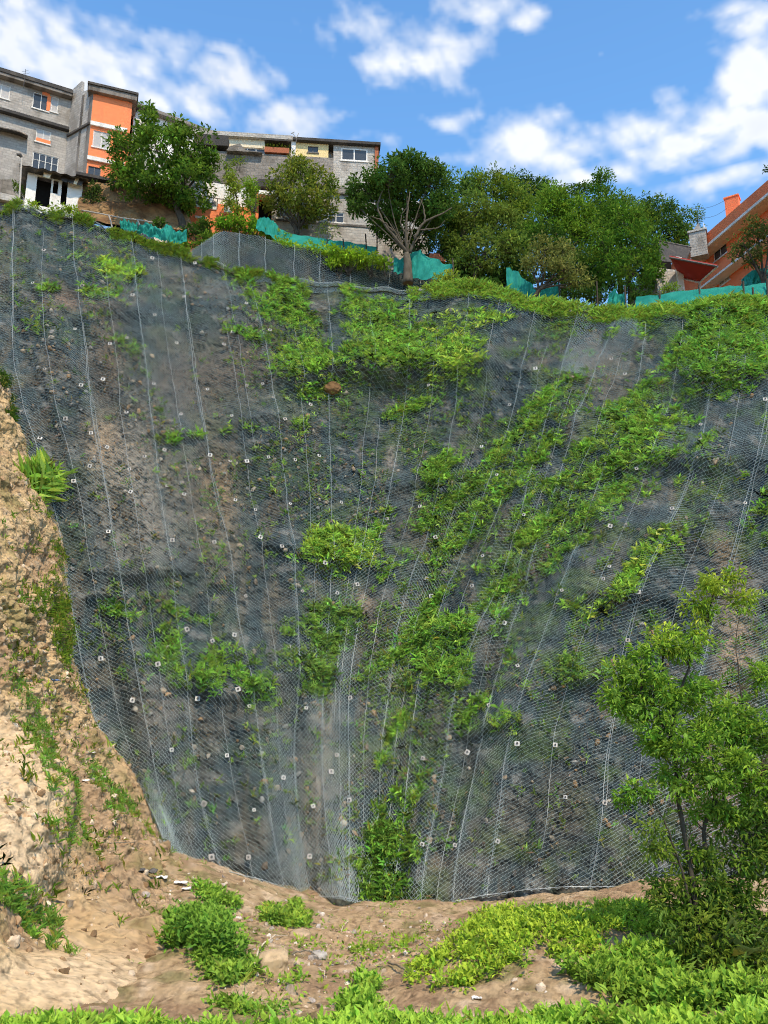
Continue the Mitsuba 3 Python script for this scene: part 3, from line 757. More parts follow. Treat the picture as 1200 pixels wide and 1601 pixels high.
# fringe of grass along the crest
s, tcr = rg.uniform(640, 1330, 4200), rg.uniform(0, .03, 4200)
P, N = hill_point(s, tcr, .02)
thin = rg.random(len(s)) < np.clip((meshkit.fbm(np.stack([s / 30, s * 0, s * 0], -1), 2, 4) - .25) * 3, .25, 1)
P, N = P[thin], N[thin]
key = add('crest_grass', sprigs(P, N, rg, rg.uniform(.2, .42, len(P)), GREENS['lime'], 9, .14, up=1.0, yellow=.06), 'm_leaf')
tag(key, 'fringe of lime green grass along the crest below the trees', 'grass', kind='stuff')
s, tcr = rg.uniform(-90, 420, 2600), rg.uniform(0, .02, 2600)
P, N = hill_point(s, tcr, .02)
thin = rg.random(len(s)) < np.clip((meshkit.fbm(np.stack([s / 22, s * 0, s * 0], -1), 2, 6) - .42) * 5, .02, 1)
key = add('crest_grass', sprigs(P[thin], N[thin], rg, rg.uniform(.16, .36, thin.sum()), GREENS['grass'], 8, .18, up=.9), 'm_leaf')
tag(key, 'sparse yellow-green grass along the crest below the grey block building', 'grass', kind='stuff')


# ------------------------------------------------------------------ shrubs and trees
FOLIAGE_GAIN = 1.8


def crown(rg, centers, radii, leaf, per, color, quad=True, wide=.42, squash=.75, droop=.25, out=.8, cvar=.16, tip=None, tipf=.0, updir=.15):
    """Leaf clumps: per leaves round each centre, their blades turned outwards."""
    n = len(centers)
    idx = np.repeat(np.arange(n), per)
    d = rand_unit(rg, len(idx))
    r = rg.random(len(idx)) ** .45
    off = d * r[:, None] * radii[idx][:, None] * np.array([1, 1, squash])
    P = centers[idx] + off
    D = unit(d * out + rand_unit(rg, len(idx)) * .55 + [0, 0, updir])
    N = unit(d * .35 + [0, 0, 1.] + rand_unit(rg, len(idx)) * .45)
    c = foliage_color(rg, n, np.array(color) * FOLIAGE_GAIN * [1.14, 1.06, .75], cvar, .10)[idx] * (1 + rg.normal(0, .14, (len(idx), 1)))
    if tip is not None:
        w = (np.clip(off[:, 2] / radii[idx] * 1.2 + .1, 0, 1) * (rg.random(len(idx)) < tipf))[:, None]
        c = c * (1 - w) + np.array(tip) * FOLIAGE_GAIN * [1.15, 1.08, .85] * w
    L = leaf * rg.uniform(.65, 1.25, len(idx))
    return leaves(P, D, N, L, L * wide, c, droop=droop, quad=quad)


def lobe_clumps(rg, lobes, Y, clump, fill=1.0):
    """Clump centres over the shells of lobes given as photograph pixels at depth Y (plus dY): world centres, radii, lobe of each."""
    C, R, W, LC = [], [], [], []
    for k, lb in enumerate(lobes):
        px, py, rx, ry = lb[:4]
        y = Y + (lb[4] if len(lb) > 4 else 0)
        c, sc = at(px, py, y), y / FOC * 1.08
        rad = np.array([rx * sc, (rx + ry) * .5 * sc, ry * sc])
        n = max(3, int(fill * 3.4 * (rad[0] * rad[2]) / clump ** 2))
        d = rand_unit(rg, n)
        r = rg.uniform(.30, 1.0, n) ** .5 * (.72 + .75 * meshkit.fbm(d * 1.7 + k * 3.1 + c * .1, 2, 5))
        C.append(c + d * r[:, None] * np.maximum(rad - clump * .6, .1)); R.append(clump * rg.uniform(.55, 1.35, n)); W.append(np.full(n, k)); LC.append(c)
    return np.vstack(C), np.concatenate(R), np.concatenate(W), np.array(LC)


def make_tree(name, label, cat, Y, base, lobes, leaf=.2, clump=.45, per=34, color=GREENS['deep'], group=None, trunk_r=.16, limbs=None, bark='m_dark_bark', seed=0, fork=.35, fill=1.0, auto=1.0, twigs=True, **kw):
    """Trunk, limbs to every lobe, twigs to the clumps, and the leaves."""
    rg = np.random.default_rng(1000 + seed)
    key = thing(name, label, cat, group)
    C, R, W, LC = lobe_clumps(rg, lobes, Y, clump, fill)
    b = at(base[0], base[1], Y)
    top = LC.mean(0)
    tubes, branches = [], []
    f = b + (top - b) * fork
    f[:2] += rg.normal(0, .1, 2)
    lo = b - [0, 0, 1.5]
    tubes.append(tube(curve([lo, b, (b + f) / 2 + rg.normal(0, .05, 3), f], 10), np.linspace(trunk_r * 1.35, trunk_r * .85, 10), 9))
    if limbs:
        for pl, r0, r1 in limbs:
            pts = [at(x, y, Y + dy) for x, y, dy in pl]
            branches.append(tube(curve(pts, 14, .02, rg), np.linspace(r0, r1, 14), 7))
    for k, c in enumerate(LC):
        mid = f * .5 + c * .5 + rg.normal(0, .15, 3)
        branches.append(tube(curve([f, mid, c], 9), np.linspace(trunk_r * .6, trunk_r * .16, 9) * auto, 6))
        if twigs:
            for q in np.nonzero(W == k)[0][::2]:
                branches.append(tube(curve([mid * .3 + c * .7, (c + C[q]) / 2 + rg.normal(0, .06, 3), C[q]], 5), np.linspace(trunk_r * .17, .012, 5), 4, False))
    add('trunk', joined(tubes), bark, key, smooth=True)
    add('branches', joined(branches), bark, key, smooth=True)
    add('crown', crown(rg, C, R, leaf, per, color, **kw), 'm_leaf', key)
    return key


def make_shrub(name, label, cat, Y, lobes, leaf=.2, clump=.35, per=30, color=GREENS['fresh'], group=None, seed=0, fill=1.2, foot=None, **kw):
    """Stems from the ground under each lobe and the leaves."""
    rg = np.random.default_rng(2000 + seed)
    key = thing(name, label, cat, group)
    C, R, W, LC = lobe_clumps(rg, lobes, Y, clump, fill)
    st = []
    for k, c in enumerate(LC):
        g = c.copy(); g[2] -= lobes[k][3] * Y / FOC * 1.5 + .4
        for q in np.nonzero(W == k)[0][::2]:
            st.append(tube(curve([g + rg.normal(0, .1, 3), (g + C[q]) / 2, C[q]], 5), np.linspace(.03, .008, 5), 4, False))
    add('stems', joined(st), 'm_dark_bark', key, smooth=True)
    add('foliage', crown(rg, C, R, leaf, per, color, **kw), 'm_leaf', key)
    return key


make_tree('tree', 'large dark green broadleaf tree in front of the orange narrow house', 'tree', 47.5, (285, 352),
          [(232, 190, 24, 34), (200, 245, 42, 55, .5), (255, 235, 50, 50, -1), (300, 240, 42, 50), (272, 200, 22, 24, .4), (230, 285, 50, 34, -.8), (290, 290, 48, 36, -.6), (185, 275, 26, 26), (320, 265, 22, 34, .3), (300, 318, 28, 22), (250, 310, 26, 22, .6)],
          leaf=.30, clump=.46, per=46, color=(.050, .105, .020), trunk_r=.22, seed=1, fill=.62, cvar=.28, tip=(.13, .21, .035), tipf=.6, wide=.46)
make_tree('tree', 'small bushy tree with yellowish top in front of the pale block house', 'tree', 48.5, (462, 372),
          [(470, 272, 34, 26), (440, 290, 28, 26, -.5), (502, 288, 30, 26, .4), (466, 315, 46, 26, -.4), (508, 316, 24, 22), (430, 315, 20, 22), (465, 252, 16, 14), (480, 335, 30, 18)],
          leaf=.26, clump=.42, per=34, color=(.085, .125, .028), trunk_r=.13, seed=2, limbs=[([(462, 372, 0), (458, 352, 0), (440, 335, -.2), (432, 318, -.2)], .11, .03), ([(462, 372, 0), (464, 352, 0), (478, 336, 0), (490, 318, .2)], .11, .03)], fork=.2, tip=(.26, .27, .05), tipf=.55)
make_tree('tree', 'spreading dark tree with pale forked limbs at the corner of the long house', 'tree', 45.5, (637, 408),
          [(640, 258, 40, 22), (605, 275, 42, 26, -.6), (675, 280, 40, 30, .3), (572, 300, 36, 28, .2), (640, 300, 46, 24, .8), (690, 320, 28, 26, .4), (600, 330, 34, 20, .5), (655, 335, 30, 18, 1.2), (560, 325, 18, 16), (610, 352, 24, 20, 1.4)],
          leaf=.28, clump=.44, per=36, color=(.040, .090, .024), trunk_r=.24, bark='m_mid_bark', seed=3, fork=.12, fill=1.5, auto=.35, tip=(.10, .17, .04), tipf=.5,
          limbs=[([(636, 395, 0), (620, 375, -.3), (602, 352, -.5), (590, 320, -.6), (598, 298, -.6)], .11, .03), ([(614, 362, -.4), (595, 345, -.6), (580, 338, -.7)], .08, .03),
                 ([(637, 395, 0), (634, 365, -.3), (637, 330, -.4), (640, 300, -.3)], .10, .03), ([(634, 365, -.3), (626, 345, -.4), (636, 325, -.5)], .06, .02),
                 ([(640, 395, 0), (650, 370, -.3), (662, 348, -.4), (690, 335, -.4), (706, 325, -.3)], .11, .03), ([(656, 360, -.3), (680, 358, -.4), (695, 345, -.5)], .06, .02), ([(664, 347, -.4), (662, 325, -.4), (655, 310, -.3)], .06, .02)])
make_tree('tree', 'tall slim sapling with feathery yellow-green crown, nearest the large dark tree', 'tree', 48, (368, 350),
          [(366, 300, 14, 18), (360, 318, 13, 16, .2), (372, 326, 12, 12), (362, 280, 18, 14)], leaf=.2, clump=.3, per=26, color=(.14, .20, .04), trunk_r=.06, seed=4)
make_tree('tree', 'second slim sapling with lime crown, in front of the orange and white house', 'tree', 47.6, (391, 352),
          [(391, 288, 13, 18), (391, 305, 14, 18, .2), (392, 322, 10, 14)], leaf=.2, clump=.3, per=30, color=(.13, .22, .035), trunk_r=.06, seed=5)
FOREST = [('dark leafy tree standing in the shade close behind the forked tree', 48.5, (655, 420), [(640, 335, 50, 26), (600, 350, 34, 22), (685, 350, 34, 30), (660, 375, 40, 22), (615, 372, 26, 14), (700, 385, 24, 20)], (.026, .060, .016), .25, 19),
          ('dark bushy tree between the umbrella shaped tree and the pointed tree', 58, (880, 430), [(862, 302, 28, 20), (885, 318, 34, 26), (905, 300, 24, 18), (880, 350, 40, 30)], (.040, .085, .022), .26, 16),
          ('mid green tree behind the pointed tree and the dense rounded tree', 56, (968, 430), [(962, 318, 26, 20), (985, 330, 28, 20), (955, 350, 34, 30), (1000, 350, 24, 24)], (.060, .120, .024), .26, 17),
          ('low dark undergrowth tree in the deepest shade of the wood', 49, (760, 460), [(750, 425, 34, 26), (785, 430, 34, 26), (815, 440, 30, 24), (720, 430, 26, 22), (905, 445, 34, 22), (935, 450, 30, 22)], (.026, .060, .016), .24, 18),
          ('tall dark pointed tree standing highest on the skyline of the wood', 55, (935, 440), [(936, 282, 21, 25), (936, 320, 33, 34), (940, 365, 40, 45), (925, 400, 40, 38), (955, 420, 35, 34)], (.050, .115, .022), .26, 6),
          ('dense rounded green tree beside the pointed tree, above the teal shade cloth', 47.5, (985, 466), [(975, 350, 42, 38), (1000, 385, 40, 45, -.5), (950, 395, 40, 45), (985, 425, 54, 43, -.8), (965, 325, 33, 22, .5), (1012, 420, 28, 34)], (.050, .115, .020), .24, 7),
          ('bright green tree with several round heads in the middle of the wood', 51, (880, 440), [(868, 315, 31, 29), (900, 330, 31, 31), (855, 345, 38, 31), (890, 368, 45, 31), (918, 350, 28, 34), (840, 365, 28, 27), (880, 400, 47, 29)], (.085, .165, .026), .26, 8),
          ('loose light green tree beside the spreading forked tree', 48, (740, 450), [(740, 330, 40, 38), (775, 350, 40, 38, .6), (720, 365, 35, 45), (760, 395, 47, 38, -.5), (725, 415, 31, 29), (795, 385, 31, 34)], (.085, .135, .036), .27, 9),
          ('yellow-green tree behind the loose light green tree', 56, (775, 420), [(770, 295, 42, 27), (745, 285, 31, 18), (795, 310, 42, 27), (815, 335, 38, 29), (780, 350, 47, 34), (830, 360, 31, 27)], (.10, .155, .032), .27, 10),
          ('very dark umbrella shaped tree on the skyline of the wood', 60, (820, 420), [(815, 288, 40, 18), (840, 295, 35, 18), (825, 310, 47, 20), (795, 285, 24, 11)], (.022, .055, .016), .26, 11),
          ('dark tree filling the shade behind the olive tree', 50, (830, 455), [(820, 395, 47, 40), (850, 380, 40, 34), (740, 430, 31, 22), (790, 400, 35, 38), (800, 430, 35, 29), (900, 420, 35, 34), (925, 430, 31, 29), (780, 440, 28, 22), (870, 440, 35, 27)], (.024, .062, .016), .24, 12),
          ('dark bushy tree on the skyline nearest the stepped orange house', 58, (1040, 430), [(1020, 325, 40, 25), (1045, 345, 35, 29), (1000, 345, 35, 22), (1030, 378, 47, 34), (1062, 365, 21, 29), (1055, 390, 24, 16), (1010, 400, 35, 27)], (.035, .085, .022), .26, 13),
          ('dark green tree at the edge of the wood behind the forked tree', 53, (705, 420), [(712, 300, 28, 27), (700, 335, 33, 38), (690, 375, 38, 38), (735, 300, 26, 20), (715, 400, 31, 31), (735, 360, 28, 34)], (.040, .088, .022), .25, 14),
          ('slender clipped dark green tree behind the concrete chimney of the stepped orange house', 60, (1090, 390), [(1090, 340, 11, 18), (1089, 362, 13, 20)], (.045, .095, .020), .2, 15)]
for lab, Y, base, lobes, col, lf, sd in FOREST:
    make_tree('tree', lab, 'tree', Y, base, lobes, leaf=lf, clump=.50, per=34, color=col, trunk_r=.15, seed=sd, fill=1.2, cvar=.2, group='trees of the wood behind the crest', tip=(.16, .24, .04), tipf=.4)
make_tree('tree', 'low olive green tree leaning over the crest in front of the dark wood', 'tree', 43.6, (835, 466),
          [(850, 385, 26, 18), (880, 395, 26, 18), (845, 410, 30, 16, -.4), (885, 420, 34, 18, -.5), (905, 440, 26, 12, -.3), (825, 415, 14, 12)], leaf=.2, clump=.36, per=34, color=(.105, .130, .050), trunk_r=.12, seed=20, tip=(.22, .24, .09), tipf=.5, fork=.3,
          limbs=[([(832, 468, 0), (845, 452, 0), (870, 440, -.2), (890, 430, -.3)], .10, .04), ([(838, 460, 0), (842, 440, 0), (848, 415, -.2)], .06, .02)])
make_tree('tree', 'thin dark tree with drooping leaves in front of the stepped orange house', 'tree', 44.5, (1196, 470),
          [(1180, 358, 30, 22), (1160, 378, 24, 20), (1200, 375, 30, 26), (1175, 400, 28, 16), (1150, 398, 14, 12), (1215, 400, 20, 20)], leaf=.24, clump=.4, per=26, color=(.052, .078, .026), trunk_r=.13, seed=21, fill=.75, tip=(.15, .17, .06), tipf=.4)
make_tree('tree', 'overhanging dark branch tip against the sky above the stepped orange house', 'tree', 42, (1330, 470),
          [(1215, 262, 22, 16), (1240, 275, 30, 30), (1280, 300, 50, 40), (1300, 250, 40, 30)], leaf=.2, clump=.3, per=18, color=(.030, .055, .020), trunk_r=.14, seed=22, fork=.6, fill=.7)
make_tree('tree', 'tiny bare-stemmed tree with star-like leaves in front of the pale block wall', 'tree', 46.8, (512, 388), [(505, 362, 12, 9), (520, 362, 10, 8), (512, 355, 8, 8)], leaf=.32, clump=.34, per=10, color=(.10, .14, .05), trunk_r=.04, seed=23, wide=.2)

SHRUBS = [('leafy bush at the near end of the short upper slope below the low house', 46.6, [(318, 372, 16, 11), (340, 374, 18, 11), (298, 384, 16, 10), (322, 388, 18, 9)], (.10, .18, .03), .22),
          ('bright rounded shrub on the fold, at the foot of the second sapling', 46.8, [(355, 348, 20, 14), (380, 350, 22, 15), (400, 355, 12, 10)], (.10, .21, .025), .24),
          ('lime shrub hanging over the short upper slope by the teal shade cloth', 46.6, [(412, 368, 18, 10), (440, 372, 16, 9), (420, 362, 14, 10)], (.17, .25, .03), .22),
          ('long bright green shrub row along the top of the short upper slope', 46.0, [(440, 382, 18, 8), (472, 388, 20, 9), (505, 394, 30, 12), (545, 402, 30, 14), (580, 408, 26, 12), (530, 410, 24, 12), (600, 412, 16, 8)], (.15, .25, .028), .24),
          ('pale yellow-green tuft of grass beside the reddish soil on the crest', 44.6, [(698, 440, 22, 14), (715, 450, 22, 10)], (.17, .24, .05), .26),
          ('dark green leaning bush under the orange narrow house', 48.2, [(146, 298, 14, 14), (142, 312, 14, 14), (155, 318, 12, 10)], (.035, .065, .022), .22),
          ('low lime bush in front of the burnt shed doorway', 46.4, [(48, 323, 16, 7), (95, 328, 22, 8), (110, 330, 14, 7)], (.14, .22, .03), .2),
          ('creeper hanging from the broken wall beside the burnt shed', 47.5, [(22, 290, 14, 7), (34, 300, 8, 12)], (.08, .14, .03), .2),
          ('dark leafy bush at the foot of the large dark tree', 46.6, [(305, 362, 22, 10), (320, 352, 16, 12), (250, 350, 14, 8)], (.045, .09, .022), .24),
          ('bright bush at the foot of the concrete shed wall', 46.5, [(1045, 452, 18, 7)], (.12, .2, .03), .2),
          ('dark ground bush in the shade below the dense rounded tree', 45.6, [(930, 462, 30, 10), (890, 462, 22, 9), (1000, 462, 24, 8), (760, 450, 26, 14)], (.03, .07, .018), .22),
          ('clipped greenery on the parapet of the long house', 51.5, [(345, 248, 12, 5), (372, 252, 14, 6), (352, 262, 12, 7)], (.11, .16, .035), .18)]
for k, (lab, Y, lobes, col, lf) in enumerate(SHRUBS):
    make_shrub('shrub', lab, 'shrub', Y, lobes, leaf=lf, clump=.3, per=26, color=col, seed=k, quad=True)

# ------------------------------------------------------------------ buildings on the hilltop
def block_bsdf(c1, c2, c3, bw=.40, bh=.20, rough=.9, mortar=.035, streak=.35):
    """Raw concrete block: courses, mortar, stains; uv in metres along and up the wall."""
    def parts(uv):
        row = dr.floor(uv.y / bh)
        x = uv.x / bw + .5 * (row - 2 * dr.floor(row / 2))
        fx, fy = x - dr.floor(x), uv.y / bh - row
        e = dr.minimum(dr.minimum(fx, 1 - fx) * bw, dr.minimum(fy, 1 - fy) * bh)
        return dr.floor(x), row, e

    def col(p, n, uv):
        bx, row, e = parts(uv)
        r = mikit.cell_rand(bx, row, 5)
        stain = mikit.fbm(uv.x * 1.3, uv.y * .8, 3., 5)
        c = mikit.mix(c1, c2, r * .7 + .3 * mikit.fbm(uv.x * 6, uv.y * 6, 0., 2))
        c = mikit.mix(c, c3, mikit.smoothstep(.45, .75, stain) * streak * 2)
        return mikit.mix(mi.Color3f(c3) * .8, c, mikit.smoothstep(.0, mortar, e) * .35 + .65)

    def h(p, n, uv):
        return mikit.smoothstep(0, mortar, parts(uv)[2]) * .012 + mikit.fbm(uv.x * 9, uv.y * 9, 1., 3) * .03
    return {'type': 'bumpmap', 'arbitrary': mikit.proc(h, eps=.01), 'scale': 1.0,
            'nested': two({'type': 'principled', 'base_color': mikit.proc(col), 'roughness': rough, 'specular': .2})}


def paint_bsdf(c, dirt, amt=.5):
    def col(p, n, uv):
        s = mikit.fbm(p.x * 1.3 + p.y, p.z * .35, 2., 4)
        return mikit.mix(c, dirt, mikit.smoothstep(.48, .78, s) * amt + .12 * mikit.noise(p.x * 7, p.y * 7, p.z * 7))
    return plain(mikit.proc(col), .8, .25)


scene['m_block'] = block_bsdf((.33, .31, .285), (.46, .435, .40), (.20, .18, .155))
scene['m_block_pale'] = block_bsdf((.40, .38, .35), (.50, .48, .44), (.27, .24, .21))
scene['m_stone_wall'] = block_bsdf((.20, .18, .16), (.30, .27, .24), (.11, .10, .08), .55, .28)
scene['m_slab'] = paint_bsdf((.22, .20, .18), (.08, .07, .06), .8)
scene['m_dark_slab'] = paint_bsdf((.045, .043, .042), (.11, .10, .09), .6)
scene['m_orange'] = paint_bsdf((.85, .25, .10), (.68, .20, .09), .5)
scene['m_orange_red'] = paint_bsdf((.82, .22, .09), (.62, .16, .07), .6)
scene['m_white'] = paint_bsdf((.78, .77, .74), (.50, .47, .43), .5)
scene['m_cream'] = paint_bsdf((.74, .64, .46), (.60, .52, .38), .4)
scene['m_yellow'] = paint_bsdf((.76, .60, .30), (.58, .46, .26), .4)
scene['m_glass'] = {'type': 'principled', 'base_color': rgb(.045, .05, .06), 'roughness': .08, 'specular': .6}
scene['m_curtain_glass'] = {'type': 'principled', 'base_color': rgb(.42, .40, .38), 'roughness': .18, 'specular': .6}
scene['m_frame'] = plain((.62, .62, .60), .5, .4)
scene['m_dark_frame'] = plain((.08, .075, .07), .5, .4)
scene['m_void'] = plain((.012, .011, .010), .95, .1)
scene['m_red'] = paint_bsdf((.36, .035, .030), (.24, .03, .025), .5)
scene['m_tin'] = two({'type': 'principled', 'base_color': mikit.proc(lambda p, n, uv: mikit.mix((.05, .048, .045), (.16, .13, .11), mikit.smoothstep(.4, .7, mikit.fbm(p.x * 2, p.y * 2, p.z * 2, 3)))), 'roughness': .55, 'metallic': .3})
scene['m_terracotta'] = plain((.36, .12, .06), .8, .2)
scene['m_pipe'] = plain((.40, .37, .33), .6, .4)
scene['m_cloth'] = {'type': 'principledthin', 'base_color': mikit.proc(lambda p, n, uv: mikit.mix((.020, .27, .225), (.07, .47, .40), mikit.fbm(p.x * 2.2, p.y * 2.2, p.z * 3.1, 4))), 'roughness': .8, 'diff_trans': .8, 'eta': 1.2}


class Wall:
    """An upright wall over the plan line P0 -> P1; its outer face looks at the viewer."""

    def __init__(self, P0, P1):
        self.P0, self.P1 = np.array(P0, float), np.array(P1, float)
        self.len = np.linalg.norm(self.P1 - self.P0)
        self.d = (self.P1 - self.P0) / self.len
        n = np.array([self.d[1], -self.d[0]])
        self.n = n if n @ self.P0 < 0 else -n

    def uz(self, px, py):
        r = ray(px, py)
        k = (self.P0 @ self.n) / (r[..., :2] @ self.n)
        return float((r[:2] * k - self.P0) @ self.d), float(r[2] * k)

    def rect(self, x0, y0, x1, y1):
        (ua, _), (ub, _) = self.uz(x0, (y0 + y1) / 2), self.uz(x1, (y0 + y1) / 2)
        (_, za), (_, zb) = self.uz((x0 + x1) / 2, y1), self.uz((x0 + x1) / 2, y0)
        return min(ua, ub), min(za, zb), max(ua, ub), max(za, zb)

    def solid(self, poly, out0, out1):
        """The (u, z) polygon as a solid between out0 and out1 metres in front of the face: (V, F, uv)."""
        m = trimesh.creation.extrude_polygon(poly, out1 - out0, engine='earcut')
        v = np.array(m.vertices)
        o = out0 + v[:, 2]
        W = np.stack([self.P0[0] + self.d[0] * v[:, 0] + self.n[0] * o, self.P0[1] + self.d[1] * v[:, 0] + self.n[1] * o, v[:, 1]], -1)
        f = np.array(m.faces)
        if np.cross(self.d, self.n) < 0:
            pass
        else:
            f = f[:, ::-1]
        return W, f, np.stack([v[:, 0] + o, v[:, 1]], -1)


def put(parent, name, solids, bsdf):
    V, F, U = [], [], []
    k = 0
    for v, f, u in solids:
        V.append(v); F.append(f + k); U.append(u); k += len(v)
    return add(name, (np.vstack(V), np.vstack(F)), bsdf, parent, uv=np.vstack(U))


def window(parent, w, r, panes=2, frame='m_frame', glass='m_glass', deep=.10, bar=.05, name='window', cross=False, sill=True):
    u0, z0, u1, z1 = r
    p = sbox(u0, z0, u1, z1)
    cells, k = [], (u1 - u0 - bar) / panes
    for q in range(panes):
        a = u0 + bar + q * k
        if cross:
            zm = z0 + (z1 - z0) * .62
            cells += [sbox(a, z0 + bar, a + k - bar, zm), sbox(a, zm + bar * .6, a + k - bar, z1 - bar)]
        else:
            cells.append(sbox(a, z0 + bar, a + k - bar, z1 - bar))
    f = p
    for c in cells:
        f = f.difference(c)
    solids = [w.solid(f, -deep, -deep + .06)]
    if sill:
        solids.append(w.solid(sbox(u0 - .08, z0 - .09, u1 + .08, z0 - .003), -.05, .07))
    key = put(parent, name, solids, frame)
    for c in cells:
        put(key, 'pane', [w.solid(c.buffer(.004, join_style=2), -deep + .012, -deep + .03)], glass)
    return key


def facade(w, z0, z1, rects, th=.22, poly=None):
    p = poly if poly is not None else sbox(0, z0, w.len, z1)
    for r in rects:
        p = p.difference(sbox(*r))
    ps = [g for g in getattr(p, 'geoms', [p])]
    out = [w.solid(g, -th, 0) for g in ps]
    for r in rects:                                                    # a dark room behind each opening
        out_ = 0
    return out


def step(P, ang, L):
    return np.array(P) + L * np.array([math.cos(math.radians(ang)), math.sin(math.radians(ang))])


def plan(px, py, Y):
    return at(px, py, Y)[:2]


def reach(P, ang, px, py):
    """From plan point P along the direction, to the sight line of a pixel."""
    d = np.array([math.cos(math.radians(ang)), math.sin(math.radians(ang))]); r = ray(px, py)[:2]
    L = np.linalg.solve(np.stack([d, -r], 1), -np.array(P))[0]
    return np.array(P) + d * L


# --- grey block building
A1 = plan(107, 200, 52.0)
A0 = step(A1, 27, -12)
AW = Wall(A0, A1)
B0 = reach(A1, -33, 143, 180)
AS = Wall(A1, B0)
gb = thing('block_building', 'raw grey concrete block building of three storeys with orange window patches', 'building')
zt, zb = AW.uz(107, 152)[1], 24.0
wins = [AW.rect(-12, 131, 16, 153), AW.rect(51, 147, 77, 172), AW.rect(80, 152, 91, 176), AW.rect(56, 203, 79, 224), AW.rect(50, 242, 91, 272)]
zst = AS.uz(125, 130)[1]
top_side = Polygon([(0, zb), (AS.len, zb), (AS.len, AS.uz(143, 139)[1]), (AS.len * .45, AS.uz(122, 148)[1]), (AS.len * .42, AS.uz(121, 131)[1]), (AS.len * .05, AS.uz(108, 143)[1]), (0, AS.uz(107, 146)[1])])
put(gb, 'wall', facade(AW, zb, zt, wins) + [AS.solid(top_side, -.22, 0)], 'm_block')
put(gb, 'roof', [AW.solid(sbox(-.3, zt + .003, AW.len + .05, zt + .30), -8, .55)], 'm_dark_slab')
put(gb, 'roof_soffit', [AW.solid(sbox(-.3, zt - .22, AW.len + .02, zt - .003), .003, .48)], 'm_slab')
zl = AW.uz(107, 206)[1]
put(gb, 'floor_slab', [AW.solid(sbox(-.3, zl - .10, AW.len + .04, zl + .12), .003, .38)], 'm_dark_slab')
zl2 = AS.uz(125, 203)[1]
put(gb, 'side_ledge', [AS.solid(sbox(.05, zl2 - .08, AS.len - .02, zl2 + .08), .003, .14)], 'm_dark_slab')
put(gb, 'column', [AS.solid(sbox(AS.len * .52, zb, AS.len * .60, AS.uz(130, 150)[1]), .003, .05), AS.solid(sbox(AS.len * .86, zb, AS.len - .03, AS.uz(140, 143)[1]), .003, .04)], 'm_slab')
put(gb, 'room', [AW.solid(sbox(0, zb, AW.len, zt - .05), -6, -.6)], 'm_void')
window(gb, AW, wins[0], 2, glass='m_curtain_glass'); window(gb, AW, wins[1], 2, frame='m_frame'); window(gb, AW, wins[2], 1, glass='m_curtain_glass')
window(gb, AW, wins[3], 2, glass='m_curtain_glass'); window(gb, AW, wins[4], 4, cross=True, frame='m_frame')
op = [AW.rect(73, 150, 79, 174), AW.rect(56, 218, 79, 225), AW.rect(66, 145, 78, 150)]
put(gb, 'orange_patch', [AW.solid(sbox(*r), .003, .02) for r in op], 'm_orange')
r = AW.rect(-30, 203, 43, 206)
v = []
lt = [(-30, 196), (-6, 203), (18, 208), (30, 211), (43, 217)]
P3 = np.array([[*(AW.P0 + AW.d * AW.uz(x, y)[0]), AW.uz(x, y)[1]] for x, y in lt])
n3 = np.array([*AW.n, -.25])
lean = np.stack([P3, P3 + n3 * .7], 1)
add('tin_strip', (np.vstack([lean.reshape(-1, 3), lean.reshape(-1, 3) - [0, 0, .08]]), np.vstack([grid_faces(5, 2), grid_faces(5, 2)[:, ::-1] + 10, [[0, 10, 12], [0, 12, 2], [2, 12, 14], [2, 14, 4], [4, 14, 16], [4, 16, 6], [6, 16, 18], [6, 18, 8]], [[1, 3, 13], [1, 13, 11], [3, 5, 15], [3, 15, 13], [5, 7, 17], [5, 17, 15], [7, 9, 19], [7, 19, 17]]])), 'm_tin', gb)
a = at(38, 126, AW.P1[1] - 2)
add('antenna', joined([tube([a - [0, 0, .6], a + [0, 0, .9]], .02, 5), tube([a + [-.35, 0, .5], a + [.3, 0, .6]], .012, 4), tube([a + [-.25, 0, .7], a + [.2, 0, .8]], .012, 4)]), 'm_dark_frame', gb)

# --- narrow orange house
OB1 = reach(B0, 20, 203, 150)
OW = Wall(B0, OB1)
oh = thing('orange_house', 'narrow orange painted house with white bands, partly behind the large dark tree', 'house')
zt = OW.uz(150, 148)[1]
zo = OW.uz(150, 286)[1]
wins = [OW.rect(145, 206, 172, 232), OW.rect(137, 261, 157, 283)]
oc = OW.uz(143, 180)[0]
put(oh, 'wall', facade(OW, zo, zt, wins), 'm_orange')
put(oh, 'roof', [OW.solid(sbox(-.35, zt + .003, OW.len + .5, zt + .42), -6, .35)], 'm_slab')
put(oh, 'roof_edge', [OW.solid(sbox(-.42, zt + .425, OW.len + .58, zt + .60), -6.1, .45)], 'm_dark_slab')
for y in (196, 251):
    z = OW.uz(150, y)[1]
    put(oh, 'white_band', [OW.solid(sbox(-.02, z - .13, OW.len, z + .17), .003, .16)], 'm_white')
put(oh, 'floor_slab', [OW.solid(sbox(-.6, zo - .22, OW.len + 2.5, zo - .003), -5, .9)], 'm_dark_slab')
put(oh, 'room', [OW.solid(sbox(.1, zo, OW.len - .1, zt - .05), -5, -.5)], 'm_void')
window(oh, OW, wins[0], 2, glass='m_curtain_glass', frame='m_white'); window(oh, OW, wins[1], 2, frame='m_dark_frame')
side = Wall(OB1, step(OB1, 110, 6))
put(oh, 'side_wall', [side.solid(sbox(.01, zo, side.len, zt), -.2, 0)], 'm_orange')

